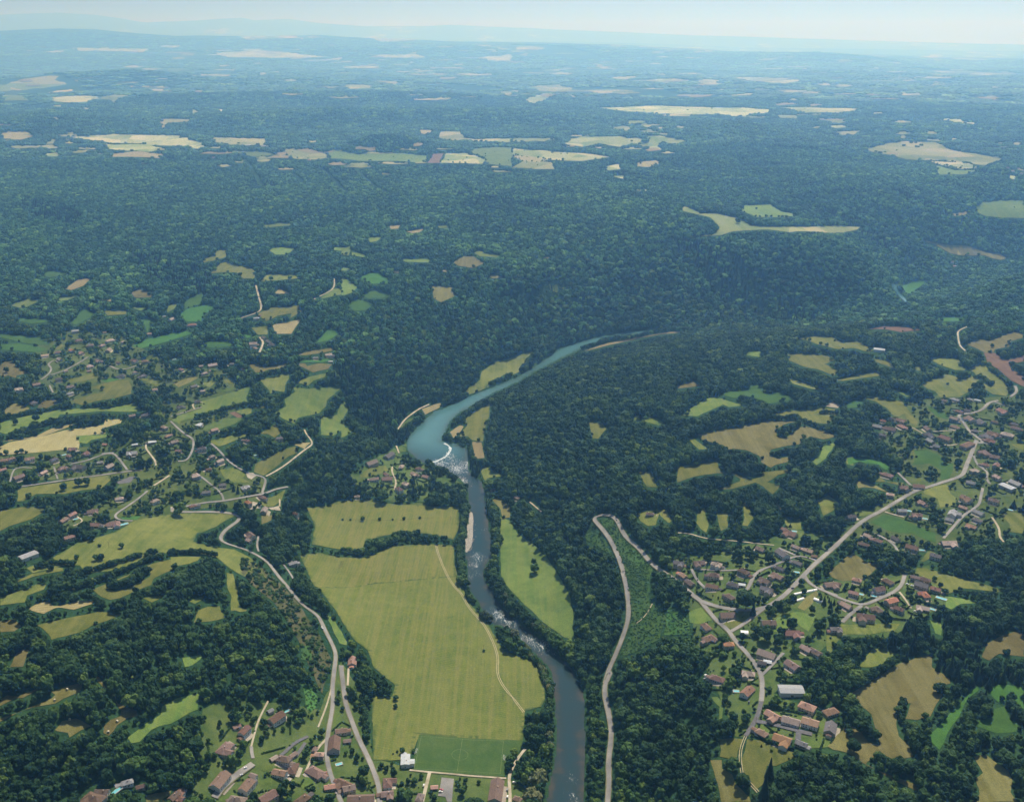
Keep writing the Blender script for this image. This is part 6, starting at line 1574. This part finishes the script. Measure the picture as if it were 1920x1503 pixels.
for k in range(40):
    a0, a1 = k * math.tau / 40, (k + 1) * math.tau / 40; vs = [ctr + r_ * np.array([math.cos(a), math.sin(a)]) for r_, a in ((9.03, a0), (9.27, a0), (9.27, a1), (9.03, a1))]
    face(bm, [(v[0], v[1], float(height(v[0], v[1])) + .70) for v in vs])
M_FAINT = plain('worn_pitch_lines', (.13, .19, .08), (.2, .25, .13), .5)
tag(to_obj('pitch_markings', bm, M_FAINT), kind='structure')
# post fence along the upper meadow
bm = bmesh.new(); A = P('U2 0,672 250,668 500,672 690,664 900,648 1010,642'); gx, gy = ground([a[0] for a in A], [a[1] for a in A]); fp = spline(list(zip(gx, gy)), 4.0)
t = thing('field_fence', (0, 0, 0), 0, 'thin post and wire fence with bushes across the upper meadow', 'fence')
for q in fp: z = float(height(q[0], q[1])); box(bm, q[0] - .07, q[0] + .07, q[1] - .07, q[1] + .07, z - .2, z + 1.5)
to_obj('post', bm, M_WOOD, t)['kind'] = 'stuff'
bm = bmesh.new()
for a, b in zip(fp[:-1], fp[1:]):
    for hz in (.6, 1.0, 1.4): tube(bm, (a[0], a[1], float(height(a[0], a[1])) + hz), (b[0], b[1], float(height(b[0], b[1])) + hz), .03, 4)
to_obj('wire', bm, M_WOOD, t)

# ---------------------------------------------------------------- light, air, sky
SUN_AZ, SUN_EL = R(20), R(57)                           # ahead of the camera, to the right, high
sun = bpy.data.lights.new('sun', 'SUN'); sun.energy = 5.0; sun.angle = R(.53); sun.color = (1.0, .955, .88)
so = bpy.data.objects.new('sun', sun); C.objects.link(so)
sd = Vector((math.sin(SUN_AZ) * math.cos(SUN_EL), math.cos(SUN_AZ) * math.cos(SUN_EL), math.sin(SUN_EL)))
so.rotation_euler = sd.to_track_quat('Z', 'Y').to_euler(); so.location = (0, 0, 1200)
wd_ = bpy.data.worlds.new('World'); scene.world = wd_; wd_.use_nodes = True; nt = wd_.node_tree
sky = nt.nodes.new('ShaderNodeTexSky'); sky.sky_type = 'NISHITA'; sky.sun_disc = False; sky.sun_elevation = SUN_EL; sky.sun_rotation = SUN_AZ; sky.altitude = 900; sky.dust_density = 4.0
bg = nt.nodes['Background']; nt.links.new(sky.outputs[0], bg.inputs['Color']); bg.inputs['Strength'].default_value = .055

hz_m = bpy.data.materials.new('summer_haze'); hz_m.use_nodes = True; ht = hz_m.node_tree; ht.nodes.clear()
out = ht.nodes.new('ShaderNodeOutputMaterial'); pv = ht.nodes.new('ShaderNodeVolumePrincipled'); ht.links.new(pv.outputs[0], out.inputs['Volume'])
pv.inputs['Color'].default_value = (.235, .535, 1.0, 1); pv.inputs['Density'].default_value = HAZE; pv.inputs['Density Attribute'].default_value = ''; pv.inputs['Anisotropy'].default_value = .62; pv.inputs['Absorption Color'].default_value = (1, 1, 1, 1)
try: hz_m.cycles.homogeneous_volume = True
except Exception: pass
zmin = float(H.min()) - 1.0 - 1; zmax = max(CAM_Z, float(H.max())) + 60
bm = bmesh.new(); box(bm, -70000, 70000, -6000, 88000, zmin, zmax)
hz_o = to_obj('haze', bm, hz_m); tag(hz_o, 'pale blue summer haze filling the air above the whole valley', 'haze', kind='stuff')
print('haze box', zmin, zmax)

vs_ = scene.view_settings; vs_.view_transform = 'Standard'; vs_.look = 'None'; vs_.exposure = EXPO; vs_.gamma = 1; vs_.use_curve_mapping = False
scene.cycles.volume_bounces = 4; scene.cycles.max_bounces = 8; scene.cycles.diffuse_bounces = 2; scene.cycles.transparent_max_bounces = 4
